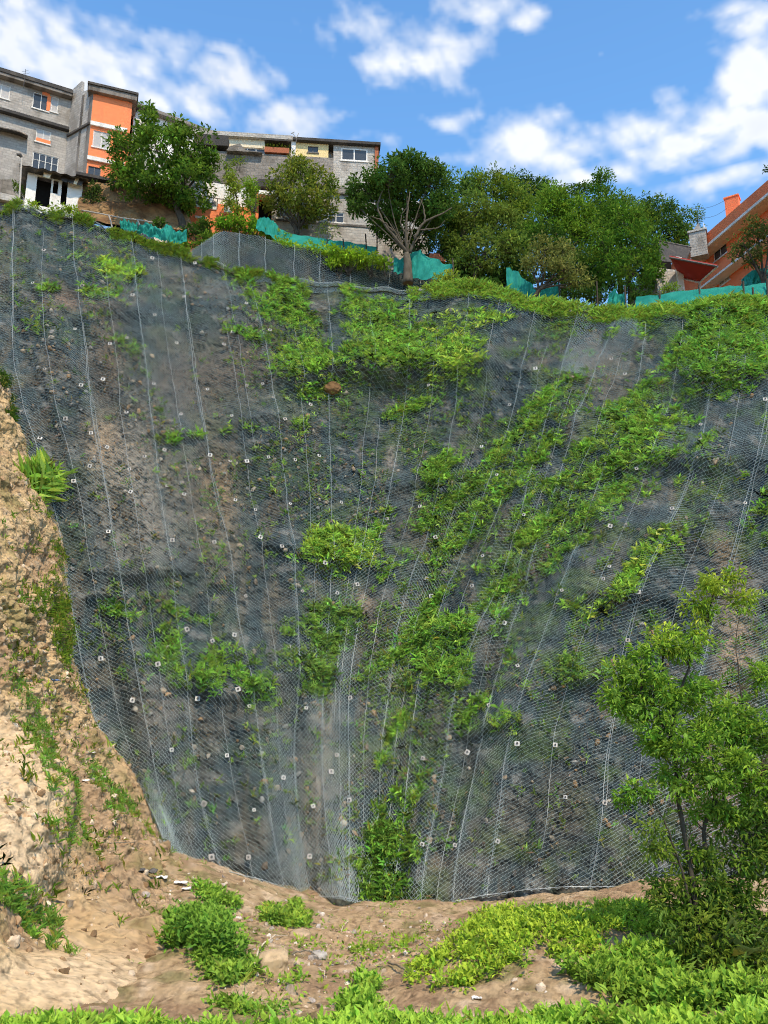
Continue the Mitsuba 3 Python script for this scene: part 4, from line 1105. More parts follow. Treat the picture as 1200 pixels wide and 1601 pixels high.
# --- pale building behind
C0 = step(OB1, 95, 1.5)
CW = Wall(C0, step(C0, 32, 16))
ch_ = thing('pale_building', 'pale plastered building behind the large dark tree, beside the orange narrow house', 'building')
zt = CW.uz(235, 180)[1]
wins = [CW.rect(253, 200, 266, 212)]
put(ch_, 'wall', facade(CW, 26, zt, wins), 'm_white')
put(ch_, 'roof', [CW.solid(sbox(-.2, zt + .003, 8.5, zt + .25), -6, .5)], 'm_slab')
window(ch_, CW, wins[0], 2)
put(ch_, 'room', [CW.solid(sbox(.1, 27, CW.len, zt - .05), -5, -.5)], 'm_void')

# --- burnt shed
S0, S1 = plan(40, 300, 46.9), plan(128, 305, 48.2)
SW = Wall(S0, S1)
sd = thing('burnt_shed', 'burnt out white shed with black doorways and a crumpled tin roof', 'shed')
zt, zb = SW.uz(85, 279)[1], SW.uz(85, 340)[1]
holes = [SW.rect(56, 276, 79, 323), SW.rect(83, 281, 91, 303), SW.rect(96, 276, 105, 321)]
put(sd, 'wall', facade(SW, zb, zt, holes, .18), 'm_white')
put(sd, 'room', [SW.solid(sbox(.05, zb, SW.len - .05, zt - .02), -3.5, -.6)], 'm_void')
put(sd, 'lintel', [SW.solid(sbox(*SW.rect(80, 276, 96, 281)), .003, .1)], 'm_dark_slab')
nx, ny = 60, 9
ug, wg = np.meshgrid(np.linspace(-.5, SW.len + .3, nx), np.linspace(-3.2, .75, ny), indexing='ij')
zr = zt + .28 - .12 * wg + .05 * np.sin(ug * 9) + .5 * (meshkit.fbm(np.stack([ug * .9, wg * .6, ug * 0], -1), 3, 3) - .5) - .22 * np.clip(wg, 0, 1)
R = np.stack([SW.P0[0] + SW.d[0] * ug + SW.n[0] * wg, SW.P0[1] + SW.d[1] * ug + SW.n[1] * wg, zr], -1)
add('tin_roof', joined([(R.reshape(-1, 3), grid_faces(nx, ny)), (R.reshape(-1, 3) - [0, 0, .05], grid_faces(nx, ny)[:, ::-1])]), 'm_tin', sd)
rgx = np.random.default_rng(9)
for k in range(5):
    u, z = rgx.uniform(0, SW.len), zt - .05
    c = SW.P0 + SW.d * u
    q = np.array([[*(c + SW.n * .3), z + .2], [*(c + SW.d * .5 + SW.n * .32), z + .22], [*(c + SW.d * .35 + SW.n * .45), z - .35], [*(c + SW.n * .36), z - .25]])
    add('torn_sheet', (np.vstack([q, q - [0, .03, 0]]), np.array([[0, 1, 2], [0, 2, 3], [4, 6, 5], [4, 7, 6], [0, 4, 5], [0, 5, 1], [1, 5, 6], [1, 6, 2], [2, 6, 7], [2, 7, 3]])), 'm_cream' if k % 2 else 'm_tin', sd)
# low concrete wall and the broken wall behind the pole
LW = Wall(plan(-60, 300, 45.6), plan(40, 304, 47.0))
lw = thing('low_wall', 'low broken grey concrete wall behind the thin pole', 'wall')
put(lw, 'wall', [LW.solid(Polygon([(0, 24), (LW.len, 24), (LW.len, LW.uz(38, 318)[1]), (LW.len * .8, LW.uz(22, 300)[1]), (LW.len * .75, LW.uz(20, 281)[1]), (0, LW.uz(-60, 280)[1])]), -.25, 0)], 'm_stone_wall')
put(lw, 'ledge', [LW.solid(sbox(0, LW.uz(0, 316)[1], LW.len * .86, LW.uz(0, 306)[1]), .003, .35)], 'm_block_pale')
pl = thing('pole', 'thin pale pole with a dark cap standing on the crest before the block building', 'pole')
p0, p1 = at(27, 372, 44.6), at(34, 246, 45.0)
add('shaft', tube(np.linspace(p0 - [0, 0, .5], p1, 6), .055, 8), 'm_pipe', pl, smooth=True)
add('cap', tube([p1, p1 + [-.1, -.1, .1], p1 + [-.22, -.2, .05]], [.09, .12, .07], 8), 'm_dark_frame', pl)
add('clamp', tube([p0 * .82 + p1 * .18 - [0, .08, .1], p0 * .82 + p1 * .18 - [0, .08, -.1]], .09, 8), 'm_rope', pl)

# --- earth cut below the orange house
cu, cv = np.meshgrid(np.linspace(0, 1, 60), np.linspace(0, 1, 30), indexing='ij')
tp, bt = at(126 + 150 * cu, 286 + 6 * cu, 48.9), at(120 + 185 * cu, 346 + 16 * cu, 47.2 + 0 * cu)
E = tp * (1 - cv[..., None]) + bt * cv[..., None]
E = E + np.array([0, -1., .2]) * ((meshkit.fbm(E / .9, 4, 7) - .5) * .8)[..., None]
ce = mixc(np.ones(E.shape) * np.array([.30, .19, .095]), (.17, .10, .055), np.clip((meshkit.fbm(E / .7, 3, 8) - .4) * 4, 0, 1))
add('earth_cut', (E.reshape(-1, 3), grid_faces(60, 30)), 'm_earth', smooth=True, color=ce.reshape(-1, 3))
tag('earth_cut', 'bare brown earth face under the orange narrow house', kind='structure')
gr_ = thing('guard_rail', 'bent brown rail on short posts in front of the bare earth face', 'rail')
add('rail', tube(at(np.array([128, 160, 190, 222, 262]), np.array([329, 335, 341, 345, 352]), 46.8), .04, 6), 'm_pipe', gr_)
for x, y0_, y1_ in ((170, 337, 354), (215, 344, 361)):
    add('post', tube(at(np.array([x, x + 3, x + 6]), np.array([y0_, (y0_ + y1_) / 2, y1_ + 6]), 46.8), .045, 6), 'm_pipe', gr_)

# --- long house
DW = Wall(plan(322, 250, 53.0), plan(589, 250, 54.2))
dh = thing('long_house', 'long low house with cream and yellow walls above a grey block wall', 'house')
zr_ = DW.uz(460, 223)[1]
zbase = DW.uz(430, 250)[1]
W = {k: DW.rect(*v) for k, v in dict(awn=(334, 240, 358, 249), gar=(372, 231, 414, 247), small=(416, 224, 434, 234), yel=(481, 229, 497, 239), big=(533, 233, 574, 252)).items()}
uy0, uy1, uw = DW.uz(462, 240)[0], DW.uz(513, 240)[0], DW.uz(455, 240)[0]
ug_ = DW.uz(521, 240)[0]
put(dh, 'cream_wall', facade(DW, zbase, zr_, [W['awn'], W['gar'], W['small']], poly=sbox(0, zbase, uw, zr_)), 'm_cream')
put(dh, 'yellow_wall', facade(DW, zbase, zr_, [W['yel']], poly=sbox(uy0, zbase, uy1, zr_)), 'm_yellow')
put(dh, 'pillar', [DW.solid(sbox(uw + .003, zbase, uy0 - .003, zr_), -.2, .12)], 'm_white')
put(dh, 'grey_wall', facade(DW, 22, zr_, [W['big']], poly=sbox(ug_, 22, DW.len, zr_)), 'm_block_pale')
put(dh, 'recess', [DW.solid(sbox(uy1 + .003, zbase, ug_ - .003, zr_), -1.2, -.9)], 'm_frame')
put(dh, 'downpipe', [DW.solid(sbox(DW.len - .16, 26, DW.len + .1, zr_ + .1), .003, .12)], 'm_terracotta')
put(dh, 'roof', [DW.solid(sbox(-1, zr_ + .003, uw + .1, zr_ + .34), -6, .3)], 'm_block_pale')
put(dh, 'dark_roof', [DW.solid(sbox(uw + .103, zr_ + .003, DW.len + .25, zr_ + .22), -6, .35)], 'm_dark_slab')
put(dh, 'block_wall', [DW.solid(sbox(-2, 22, ug_ - .01, zbase - .003), -.3, .6)], 'm_stone_wall')
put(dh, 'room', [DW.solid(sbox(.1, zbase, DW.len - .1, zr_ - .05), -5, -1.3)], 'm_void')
window(dh, DW, W['gar'], 3, frame='m_frame', deep=.15); window(dh, DW, W['small'], 2, frame='m_dark_frame'); window(dh, DW, W['yel'], 2, frame='m_dark_frame')
window(dh, DW, W['big'], 2, frame='m_white', deep=.06, bar=.09); window(dh, DW, W['awn'], 3, frame='m_white', glass='m_curtain_glass')
ra = DW.rect(330, 224, 358, 240)
aw = [DW.solid(Polygon([(ra[0] - .5, ra[3]), (ra[2], ra[3]), (ra[2], ra[1]), (ra[0] - .5, ra[1])]), .003, .9)]
put(dh, 'awning', aw, 'm_dark_slab')
rp = DW.rect(414, 241, 452, 249)
put(dh, 'planter', [DW.solid(sbox(*rp), .3, .75)], 'm_terracotta')
put(dh, 'balcony_roof', [DW.solid(sbox(*DW.rect(414, 232, 455, 234)), .003, 1.0)], 'm_dark_slab')
rb = DW.rect(356, 238, 385, 250)
put(dh, 'stone_heap', [DW.solid(Polygon([(rb[0], rb[1]), (rb[2] + 1.2, rb[1]), (rb[2], rb[3] - .5), (rb[0] + .9, rb[3]), (rb[0] + .2, rb[3] - .3)]), .62, 1.0)], 'm_stone_wall')
rg = np.random.default_rng(12)
cl = np.stack([DW.P0[0] + DW.d[0] * np.linspace(rp[0] + .1, rp[2] - .1, 14) + DW.n[0] * .5, DW.P0[1] + DW.d[1] * np.linspace(rp[0] + .1, rp[2] - .1, 14) + DW.n[1] * .5, np.full(14, rp[3] + .15)], -1)
add('planter_leaves', crown(rg, cl, np.full(14, .25), .16, 20, (.14, .19, .04)), 'm_leaf', dh)
an = thing('roof_antenna', 'small forked antenna on the roof of the long house', 'antenna')
p = at(463, 216, 53.0)
add('mast', tube([p - [0, 0, .35], p], .035, 5), 'm_dark_frame', an)
add('arm', joined([tube([p, p + [-.28, 0, .42]], .03, 5), tube([p, p + [.16, 0, .4]], .03, 5), tube([p + [-.4, 0, .36], p + [-.16, 0, .5]], .03, 5)]), 'm_pipe', an)

# --- white and orange house below the long house
FW = Wall(plan(296, 320, 49.3), plan(408, 320, 50.6))
wh = thing('low_house', 'low white and orange house with a white railing panel, beside the large dark tree', 'house')
zo_, ztop = FW.uz(345, 324)[1], FW.uz(345, 289)[1]
put(wh, 'white_wall', [FW.solid(Polygon([(0, zo_), (FW.len, FW.uz(400, 332)[1]), (FW.len, ztop), (0, ztop + .1)]), -.25, 0)], 'm_white')
put(wh, 'orange_wall', [FW.solid(Polygon([(-1, 25), (FW.len * .86, 25), (FW.len * .86, FW.uz(390, 330)[1]), (0, FW.uz(300, 318)[1]), (-1, FW.uz(290, 318)[1])]), .003, .35)], 'm_orange')
rr_ = FW.rect(302, 317, 338, 331)
put(wh, 'railing_panel', [FW.solid(sbox(*rr_), .353, .42)], 'm_white')
bars = [FW.solid(sbox(rr_[0] - .1, rr_[3] + .12, rr_[2] + .6, rr_[3] + .17), .45, .5)] + [FW.solid(sbox(u, rr_[1] + .25, u + .06, rr_[3] + .15), .423, .5) for u in np.linspace(rr_[0] + .1, rr_[2], 6)]
bars += [FW.solid(sbox(u, rr_[1] + .3, u + .16, rr_[1] + .36 + .1 * (k % 3)), .43, .49) for k, u in enumerate(np.linspace(rr_[0] + .15, rr_[2] - .2, 9))]
put(wh, 'railing', bars, 'm_dark_frame')
put(wh, 'white_base', [FW.solid(sbox(*FW.rect(304, 345, 321, 348)), .353, .5)], 'm_white')
put(wh, 'step_wall', [FW.solid(sbox(*FW.rect(349, 327, 362, 340)), .353, .6)], 'm_white')
ga = thing('garage', 'dark open garage with a white eave and slate roof beside the second sapling', 'garage')
KW = Wall(plan(400, 320, 49.6), plan(440, 320, 50.0))
ho = KW.rect(404, 313, 425, 345)
put(ga, 'wall', facade(KW, 25, KW.uz(420, 303)[1], [ho]), 'm_orange')
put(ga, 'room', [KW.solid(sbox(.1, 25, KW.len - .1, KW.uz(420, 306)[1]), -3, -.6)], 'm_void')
put(ga, 'eave', [KW.solid(sbox(*KW.rect(403, 308, 426, 314)), .003, .7)], 'm_white')
put(ga, 'roof', [KW.solid(Polygon([(-.4, KW.uz(400, 296)[1]), (KW.len + .4, KW.uz(440, 296)[1]), (KW.len, KW.uz(440, 284)[1]), (.1, KW.uz(402, 284)[1])]), -2, .3)], 'm_dark_slab')

# --- pale block wall house
HW = Wall(plan(424, 350, 49.8), plan(668, 360, 51.2))
ph = thing('block_house', 'pale grey block house with one barred window behind the teal shade cloth', 'house')
wn = HW.rect(512, 332, 538, 348)
ztop = HW.uz(540, 306)[1]
put(ph, 'wall', facade(HW, 24, ztop, [wn]), 'm_block_pale')
put(ph, 'roof_slab', [HW.solid(sbox(HW.len * .35, ztop + .003, HW.len * .75, ztop + .5), -4, .2)], 'm_stone_wall')
put(ph, 'pink_base', [HW.solid(sbox(0, HW.uz(540, 354)[1], HW.len, HW.uz(540, 351)[1]), .003, .06)], 'm_slab')
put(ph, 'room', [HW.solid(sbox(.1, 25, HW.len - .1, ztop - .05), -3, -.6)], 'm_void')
window(ph, HW, wn, 2, frame='m_white', cross=True)
bw = thing('brick_heap', 'low stack of reddish bricks behind the teal cloth in the wood', 'bricks')
BWl = Wall(plan(668, 395, 47.5), plan(696, 398, 47.6))
for k in range(4):
    put(bw, 'brick_course', [BWl.solid(sbox(.05 * k, BWl.uz(680, 408)[1] + .13 * k, BWl.len - .12 * k, BWl.uz(680, 408)[1] + .13 * k + .12), -.3, .003 * k)], 'm_terracotta')

# --- stepped orange house
E0 = plan(1200, 350, 50.0)
ed = np.array([-.245, .97]); ed /= np.linalg.norm(ed)
EA, EB = E0 - ed * 10, E0 + ed * 11.5
EW = Wall(EA, EB)
eh = thing('stepped_house', 'orange house with white edged overhanging roofs seen from below at an angle', 'house')
zt = EW.uz(1150, 366)[1]
wins = [EW.rect(1114, 384, 1136, 403), EW.rect(1122, 424, 1140, 444)]
put(eh, 'wall', facade(EW, 23, zt, wins), 'm_orange_red')
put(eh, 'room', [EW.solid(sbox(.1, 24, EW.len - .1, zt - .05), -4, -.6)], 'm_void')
window(eh, EW, wins[0], 2, frame='m_white'); window(eh, EW, wins[1], 2, frame='m_white', glass='m_curtain_glass')
OWF = Wall(EA + EW.n * 1.0, EB + EW.n * 1.0)
f0, f1 = OWF.uz(1140, 356)[1], OWF.uz(1140, 334)[1]
put(eh, 'roof', [EW.solid(sbox(0, f0 + .14, EW.len + .6, f1), -4, 1.0)], 'm_orange_red')
put(eh, 'roof_edge', [EW.solid(sbox(-.05, f0 - .06, EW.len - 3.0, f0 + .137), -.003, 1.06)], 'm_white')
put(eh, 'soffit', [EW.solid(sbox(0, f0 - .085, EW.len - 3.1, f0 - .063), .003, 1.0)], 'm_cream')
LWF = Wall(EA + EW.n * .8, EB + EW.n * .8)
g0, g1 = LWF.uz(1135, 420)[1], LWF.uz(1135, 404)[1]
put(eh, 'lower_roof', [EW.solid(sbox(0, g0 + .10, EW.len - 1, g1), .003, .8)], 'm_orange_red')
put(eh, 'lower_roof_edge', [EW.solid(sbox(-.02, g0 - .06, EW.len - 1.5, g0 + .097), .003, .86)], 'm_white')
cw = at(1146, 335, 53.0)
chm = np.array([cw[0], cw[1]])
CHW = Wall(plan(1133, 325, 53.5), plan(1155, 325, 53.0))
put(eh, 'chimney', [CHW.solid(sbox(0, CHW.uz(1144, 352)[1], CHW.len, CHW.uz(1144, 308)[1]), -.8, 0)], 'm_orange_red')
put(eh, 'chimney_cap', [CHW.solid(sbox(-.06, CHW.uz(1144, 308)[1] + .003, CHW.len + .06, CHW.uz(1144, 306)[1]), -.86, .06)], 'm_orange')
cc = thing('concrete_chimney', 'grey concrete chimney block with pointed slabs beside the stepped orange house', 'chimney')
GW = Wall(plan(1077, 375, 54.5), plan(1104, 375, 54.0))
put(cc, 'stack', [GW.solid(sbox(0, GW.uz(1090, 400)[1], GW.len, GW.uz(1090, 362)[1]), -.8, 0)], 'm_block')
put(cc, 'stack_cap', [GW.solid(sbox(-.08, GW.uz(1090, 362)[1] + .003, GW.len + .08, GW.uz(1090, 359)[1]), -.9, .08)], 'm_block_pale')
z1_ = GW.uz(1090, 359)[1]
put(cc, 'pointed_slab', [GW.solid(Polygon([(.15, z1_), (.85, z1_), (.72, GW.uz(1094, 344)[1])]), -.4, -.3)], 'm_block')
put(cc, 'white_post', [GW.solid(Polygon([(1.0, z1_), (1.14, z1_), (1.05, GW.uz(1104, 342)[1])]), -.4, -.3)], 'm_white')
# canopy, concrete shed and dark roof
cn = thing('red_canopy', 'dark red sloping canopy on thin posts beside the concrete shed', 'canopy')
q = np.stack([at(1046, 402, 46.2), at(1121, 416, 45.4), at(1093, 441, 47.6), at(1063, 434, 48.6)])
up_ = np.array([0, 0, .10])
bx = lambda q, d: (np.vstack([q, q + d]), np.array([[0, 2, 1], [0, 3, 2], [4, 5, 6], [4, 6, 7], [0, 1, 5], [0, 5, 4], [1, 2, 6], [1, 6, 5], [2, 3, 7], [2, 7, 6], [3, 0, 4], [3, 4, 7]]))
add('sheet', bx(q, up_), 'm_red', cn)
for a_, b_ in ((0, 1), (1, 2), (2, 3)):
    add('edge_beam', tube([q[a_] - [0, 0, .04], q[b_] - [0, 0, .04]], .06, 6), 'm_frame' if a_ else 'm_dark_frame', cn)
add('post', tube([q[2], at(1095, 478, 47.4)], .06, 6), 'm_pipe', cn)
add('post', tube([q[3], at(1066, 470, 48.4)], .06, 6), 'm_pipe', cn)
cs = thing('concrete_shed', 'small grey concrete shed under the dark red canopy', 'shed')
KS = Wall(plan(1026, 435, 47.6), plan(1066, 435, 48.0))
put(cs, 'wall', [KS.solid(sbox(0, 20, KS.len, KS.uz(1045, 421)[1]), -3, 0)], 'm_block_pale')
put(cs, 'pillar', [KS.solid(sbox(KS.len - .42, 20, KS.len, KS.uz(1060, 404)[1]), .003, .16)], 'm_white')
put(cs, 'dark_gap', [KS.solid(sbox(.2, KS.uz(1045, 421)[1] + .003, KS.len - .45, KS.uz(1045, 404)[1]), -2.5, -.4)], 'm_void')
drf = thing('dark_roof', 'black sheet roof sloping behind the red canopy', 'roof')
q = np.stack([at(1030, 378, 52), at(1080, 388, 52.5), at(1070, 412, 49.5), at(1030, 408, 49.0)])
add('sheet', bx(q, np.array([0, 0, -.12])), 'm_dark_slab', drf)
add('fascia', tube([q[0] + [0, 0, .05], q[1] + [0, 0, .05]], .06, 5), 'm_slab', drf)
for k, (x0_, y0_, x1_, y1_) in enumerate([(1074, 325, 1136, 312), (1076, 330, 1136, 326)]):
    a, b = at(x0_, y0_, 58), at(x1_, y1_, 53.3)
    t_ = np.linspace(0, 1, 14)[:, None]
    add('overhead_wire', tube(a * (1 - t_) + b * t_ - np.array([0, 0, 1.]) * (.35 + .3 * k) * np.sin(np.pi * t_), .012, 4), 'm_dark_frame')
tag('overhead_wire', 'thin dark wire slung from the orange chimney to the wood, upper of two', 'wire')
tag('overhead_wire_001', 'thin dark wire slung from the orange chimney to the wood, lower of two', 'wire')

# ------------------------------------------------------------------ teal shade cloth along the crest
def shade_cloth(label, top, bot, Y, posts=(), seed=0, fold=.12, n=70, m=14):
    key = thing('shade_cloth', label, 'shade cloth')
    k = np.linspace(0, 1, n)
    pick = lambda L: PchipInterpolator(np.linspace(0, 1, len(L)), np.array(L, float), axis=0)(k)
    t_, b_ = pick(top), pick(bot)
    Yk = PchipInterpolator(np.linspace(0, 1, len(Y)), np.array(Y, float))(k)
    T, B = at(t_[:, 0], t_[:, 1], Yk), at(b_[:, 0], b_[:, 1], Yk - .25)
    w = np.linspace(0, 1.25, m)[None, :, None]
    P = T[:, None] * (1 - w) + B[:, None] * w
    q = np.stack([k[:, None] * 14 + seed * 7 + w[..., 0] * 1.2, w[..., 0] * 1.4 + 0 * k[:, None], 0 * w[..., 0] + 0 * k[:, None]], -1)
    f = meshkit.fbm(q, 3, seed) - .5
    P = P + np.array([.25, -1.0, .15]) * (f * fold * 3.2)[..., None]
    V = P.reshape(-1, 3)
    add('cloth', (V, grid_faces(n, m)), 'm_cloth', key, smooth=True)
    for x, ya, yb, yy in posts:
        a, b = at(x, ya, yy - .1), at(x + 1, yb, yy - .25)
        add('post', tube([a, (a + b) / 2 + [.03, 0, 0], b - [0, 0, .6]], .05, 6), 'm_dark_bark', key, smooth=True)
    return key


def ytop(x):
    return float(upper_point(np.interp(x, [p[0] for p in UP_TOP], np.linspace(0, 1, len(UP_TOP))), np.array(0.))[0][1])


def ycrest(x):
    return float(hill_point(np.array(float(x)), np.array(0.))[0][1])


shade_cloth('long teal shade cloth strip running down behind the bushy tree', [(428, 356), (465, 367), (505, 373), (537, 378), (570, 383), (590, 387)], [(428, 372), (465, 384), (505, 390), (537, 394), (570, 397), (590, 398)],
            [ytop(430) + .5, ytop(500) + .6, ytop(560) + .6, ytop(590) + .6], [(571, 366, 400, ytop(570) + .5), (588, 350, 400, ytop(588) + .7), (536, 374, 396, ytop(536) + .55)], 1, .06)
shade_cloth('teal shade cloth bunched over a mound beside the rounded shrub', [(402, 345), (412, 340), (424, 344), (436, 357)], [(400, 356), (410, 358), (425, 366), (437, 374)], [ytop(405) + .7, ytop(420) + .5, ytop(437) + .6], seed=2, fold=.09)
shade_cloth('dark teal shade cloth hung in folds behind the pale forked trunk', [(615, 405), (632, 404), (650, 392), (672, 402), (706, 415)], [(615, 422), (632, 424), (650, 426), (672, 430), (706, 436)], [46.2, 46.2, 45.9, 46, 46.2], [(707, 404, 438, 46.0)], 3, .16)
shade_cloth('torn teal shade cloth hanging under the olive tree', [(790, 420), (803, 422), (820, 438), (840, 452), (858, 450), (873, 440)], [(792, 452), (806, 462), (824, 470), (842, 474), (858, 478), (873, 478)], [45.6, 45.4, 45.2, 45, 45, 45], [(873, 438, 480, 44.9), (932, 440, 482, 44.9)], 4, .14)
shade_cloth('small crumpled scrap of teal shade cloth below the dense rounded tree', [(950, 462), (960, 456), (972, 459), (976, 466)], [(950, 478), (960, 482), (972, 482), (976, 482)], [ycrest(960) + .5] * 3, [(976, 448, 482, ycrest(976) + .4)], 5, .25)
shade_cloth('longest teal shade cloth fence in front of the stepped orange house', [(994, 464), (1030, 461), (1060, 456), (1092, 453), (1140, 447), (1161, 446), (1200, 440), (1260, 432)], [(994, 482), (1030, 484), (1060, 485), (1092, 484), (1140, 482), (1161, 480), (1200, 476), (1260, 470)],
            [ycrest(1000) + .5, ycrest(1100) + .5, ycrest(1200) + .5, ycrest(1260) + .5], [(1030, 455, 484, ycrest(1030) + .4), (1092, 446, 484, ycrest(1092) + .4), (1161, 440, 482, ycrest(1161) + .4), (1176, 450, 484, ycrest(1176) + .4), (1198, 436, 480, ycrest(1198) + .4)], 6, .13)
shade_cloth('crumpled teal shade cloth heaped behind the thin dark tree', [(1160, 436), (1178, 422), (1195, 418), (1215, 430)], [(1160, 450), (1178, 450), (1195, 448), (1215, 446)], [45.6, 45.6, 45.6], seed=7, fold=.3)
shade_cloth('ragged collapsed teal shade cloth lying at the foot of the large dark tree', [(216, 356), (232, 351), (248, 356), (260, 351), (274, 360), (292, 364)], [(214, 361), (240, 367), (258, 372), (272, 376), (292, 374)], [46.4, 46, 45.6, 45.8, 46], seed=8, fold=.28)
shade_cloth('small shred of teal shade cloth caught below the bent rail', [(186, 347), (196, 344), (206, 350), (215, 348)], [(188, 354), (196, 356), (206, 360), (215, 358)], [46.2, 46.2, 46.2], seed=9, fold=.2)

# ------------------------------------------------------------------ foreground: weeds, stones, sticks, the young tree
gx_, gy_ = None, None


def ground_spots(ells, rg, tries, rad=(9, 34)):
    """Points on the ground sheet accepted by the ellipses, with their density."""
    r, a = np.sqrt(rg.uniform(rad[0] ** 2, rad[1] ** 2, tries)), rg.uniform(-.5, .5, tries)
    r = rg.uniform(rad[0], rad[1], tries)
    X, Y = r * np.sin(a), r * np.cos(a)
    P = np.stack([X, Y, ground_z(X, Y)], -1)
    return accept(P, ells, rg)


def accept(P, ells, rg, freq=1.3, edge=.45):
    px, py = pix(P)
    dens = np.zeros(len(P))
    for cx, cy, rx, ry, ang, d in ells:
        c, q = math.cos(math.radians(ang)), math.sin(math.radians(ang))
        u, v = ((px - cx) * c + (py - cy) * q) / rx, (-(px - cx) * q + (py - cy) * c) / ry
        dens = np.maximum(dens, d * np.clip((1.2 - np.hypot(u, v)) / edge, 0, 1))
    dens = dens * np.clip((meshkit.fbm(P * freq, 3, 97) - .30) * 4.5, 0, 1.2)
    return P[rg.random(len(P)) < dens]


def bank_spots(ells, rg, tries):
    i, j = rg.uniform(0, BANK.shape[0] - 1.01, tries), rg.uniform(0, BANK.shape[1] - 1.01, tries)
    c = np.array([i, j])
    P = np.stack([map_coordinates(BANK[..., k], c, order=1) for k in range(3)], -1)
    N = np.stack([map_coordinates(bn[..., k], c, order=1) for k in range(3)], -1)
    px, py = pix(P)
    dens = np.zeros(tries)
    for cx, cy, rx, ry, ang, d in ells:
        co, q = math.cos(math.radians(ang)), math.sin(math.radians(ang))
        u, v = ((px - cx) * co + (py - cy) * q) / rx, (-(px - cx) * q + (py - cy) * co) / ry
        dens = np.maximum(dens, d * np.clip((1.2 - np.hypot(u, v)) / .5, 0, 1))
    # thin the sample where the sheet is nearer the viewer
    dens = dens * np.clip((meshkit.fbm(P * 1.2, 3, 98) - .34) * 4.5, 0, 1.2)
    ok = rg.random(tries) < dens
    return P[ok], unit(N[ok])


def weed_mass(P, rg, height, leaf, color, per=20, rad=.2, tip=None, wide=.5, layers=2):
    """Leafy weeds: clumps of small broad leaves stacked over each ground point."""
    C, R = [], []
    for k in range(layers):
        h = height * (k + rg.uniform(.2, 1.0, len(P))) / layers
        C.append(P + np.stack([rg.normal(0, .07, len(P)), rg.normal(0, .07, len(P)), h], -1)); R.append(rad * rg.uniform(.7, 1.3, len(P)))
    return crown(rg, np.vstack(C), np.concatenate(R), leaf, per, color, quad=False, wide=wide, squash=.8, droop=.22, out=.7, cvar=.16, tip=tip, tipf=.7, updir=.25)


rg = np.random.default_rng(6)
WEEDS = [('rounded bush of dark green weeds on the stony ground nearest the bank', [(300, 1462, 46, 20, 0, 1.3), (272, 1468, 20, 14, 0, 1), (335, 1490, 42, 16, 30, 1.2)], .42, .13, (.060, .140, .028), (.13, .24, .045), 3, .15),
         ('lower sprawling green weeds trailing from the rounded bush', [(350, 1522, 42, 16, 20, 1.2), (385, 1514, 16, 14, 0, .8)], .15, .12, (.085, .170, .034), (.17, .27, .05), 2, .12),
         ('small clump of weeds touching the foot of the net', [(340, 1408, 32, 9, 15, 1.2), (312, 1392, 13, 6, 0, .7)], .2, .13, (.09, .19, .035), (.17, .28, .05), 2, .13),
         ('leafy weed clump beside the boulder and the foot of the net', [(442, 1440, 34, 9, 8, 1.2), (458, 1422, 12, 6, 0, .8)], .2, .14, (.09, .18, .035), (.19, .28, .05), 2, .13),
         ('low green weeds round the foot of the boulder', [(380, 1580, 50, 7, 5, 1.2), (440, 1578, 22, 8, 0, 1), (452, 1538, 13, 7, 0, .6)], .06, .11, (.09, .19, .035), (.18, .28, .05), 1, .10),
         ('bright leafy weeds in the middle of the foreground', [(566, 1584, 36, 10, 10, 1.3), (576, 1545, 18, 10, 0, .9)], .12, .12, (.095, .20, .035), (.19, .32, .055), 2, .11),
         ('yellow-green weeds covering the low mound before the young tree', [(705, 1522, 60, 24, -10, 1.1), (760, 1498, 60, 26, -10, 1.1), (840, 1452, 100, 20, -4, 1.2), (735, 1484, 50, 16, -25, 1.0), (960, 1450, 100, 22, 0, 1.2), (1000, 1430, 56, 8, 0, 1), (775, 1440, 24, 8, 0, .9), (890, 1488, 46, 14, 20, .9), (960, 1490, 80, 22, 0, 1.1)], .13, .10, (.15, .24, .034), (.25, .35, .05), 2, .11),
         ('deep green weeds crowding round the foot of the young tree', [(985, 1535, 70, 18, 0, 1.3), (1080, 1565, 110, 24, 0, 1.3), (1010, 1500, 50, 16, 0, 1), (915, 1528, 26, 10, 0, .6)], .24, .12, (.085, .165, .030), (.17, .28, .045), 2, .14),
         ('strip of bright weeds along the nearest edge of the foreground', [(40, 1640, 110, 16, 0, 1.2), (190, 1640, 90, 14, 0, 1.1), (300, 1646, 80, 12, 0, 1.0), (600, 1632, 100, 14, 0, 1.2), (720, 1640, 90, 16, 0, 1.2), (840, 1632, 110, 14, 0, 1.1), (1000, 1622, 190, 18, 0, 1.3), (1150, 1612, 110, 22, 0, 1.3), (430, 1646, 110, 10, 0, 1.0)], .16, .12, (.11, .215, .034), (.20, .33, .055), 2, .13)]
for k, (lab, ells, h, lf, col, tip, lay, cr_) in enumerate(WEEDS):
    P = ground_spots(ells, rg, 30000 if k > 5 else 24000, (9.5, 31))
    if len(P) > (1200 if k == 6 else 900):
        P = P[rg.choice(len(P), 1200 if k == 6 else 900, replace=False)]
    key = add('weeds', joined([weed_mass(P, rg, h, lf, col, 16, cr_, tip, layers=lay), weed_mass(P[::3], rg, h * 1.25, lf * .75, np.array(tip) * .9, 14, cr_, tip, layers=1, wide=.26), sprigs(P[::5] + [0, 0, h * .5], np.tile([0, 0, 1.], (len(P[::5]), 1)), rg, np.full(len(P[::5]), lf * 1.9), GREENS['lime'], 6, .07, up=1.)]), 'm_leaf')
    tag(key, lab, 'weeds', kind='stuff')
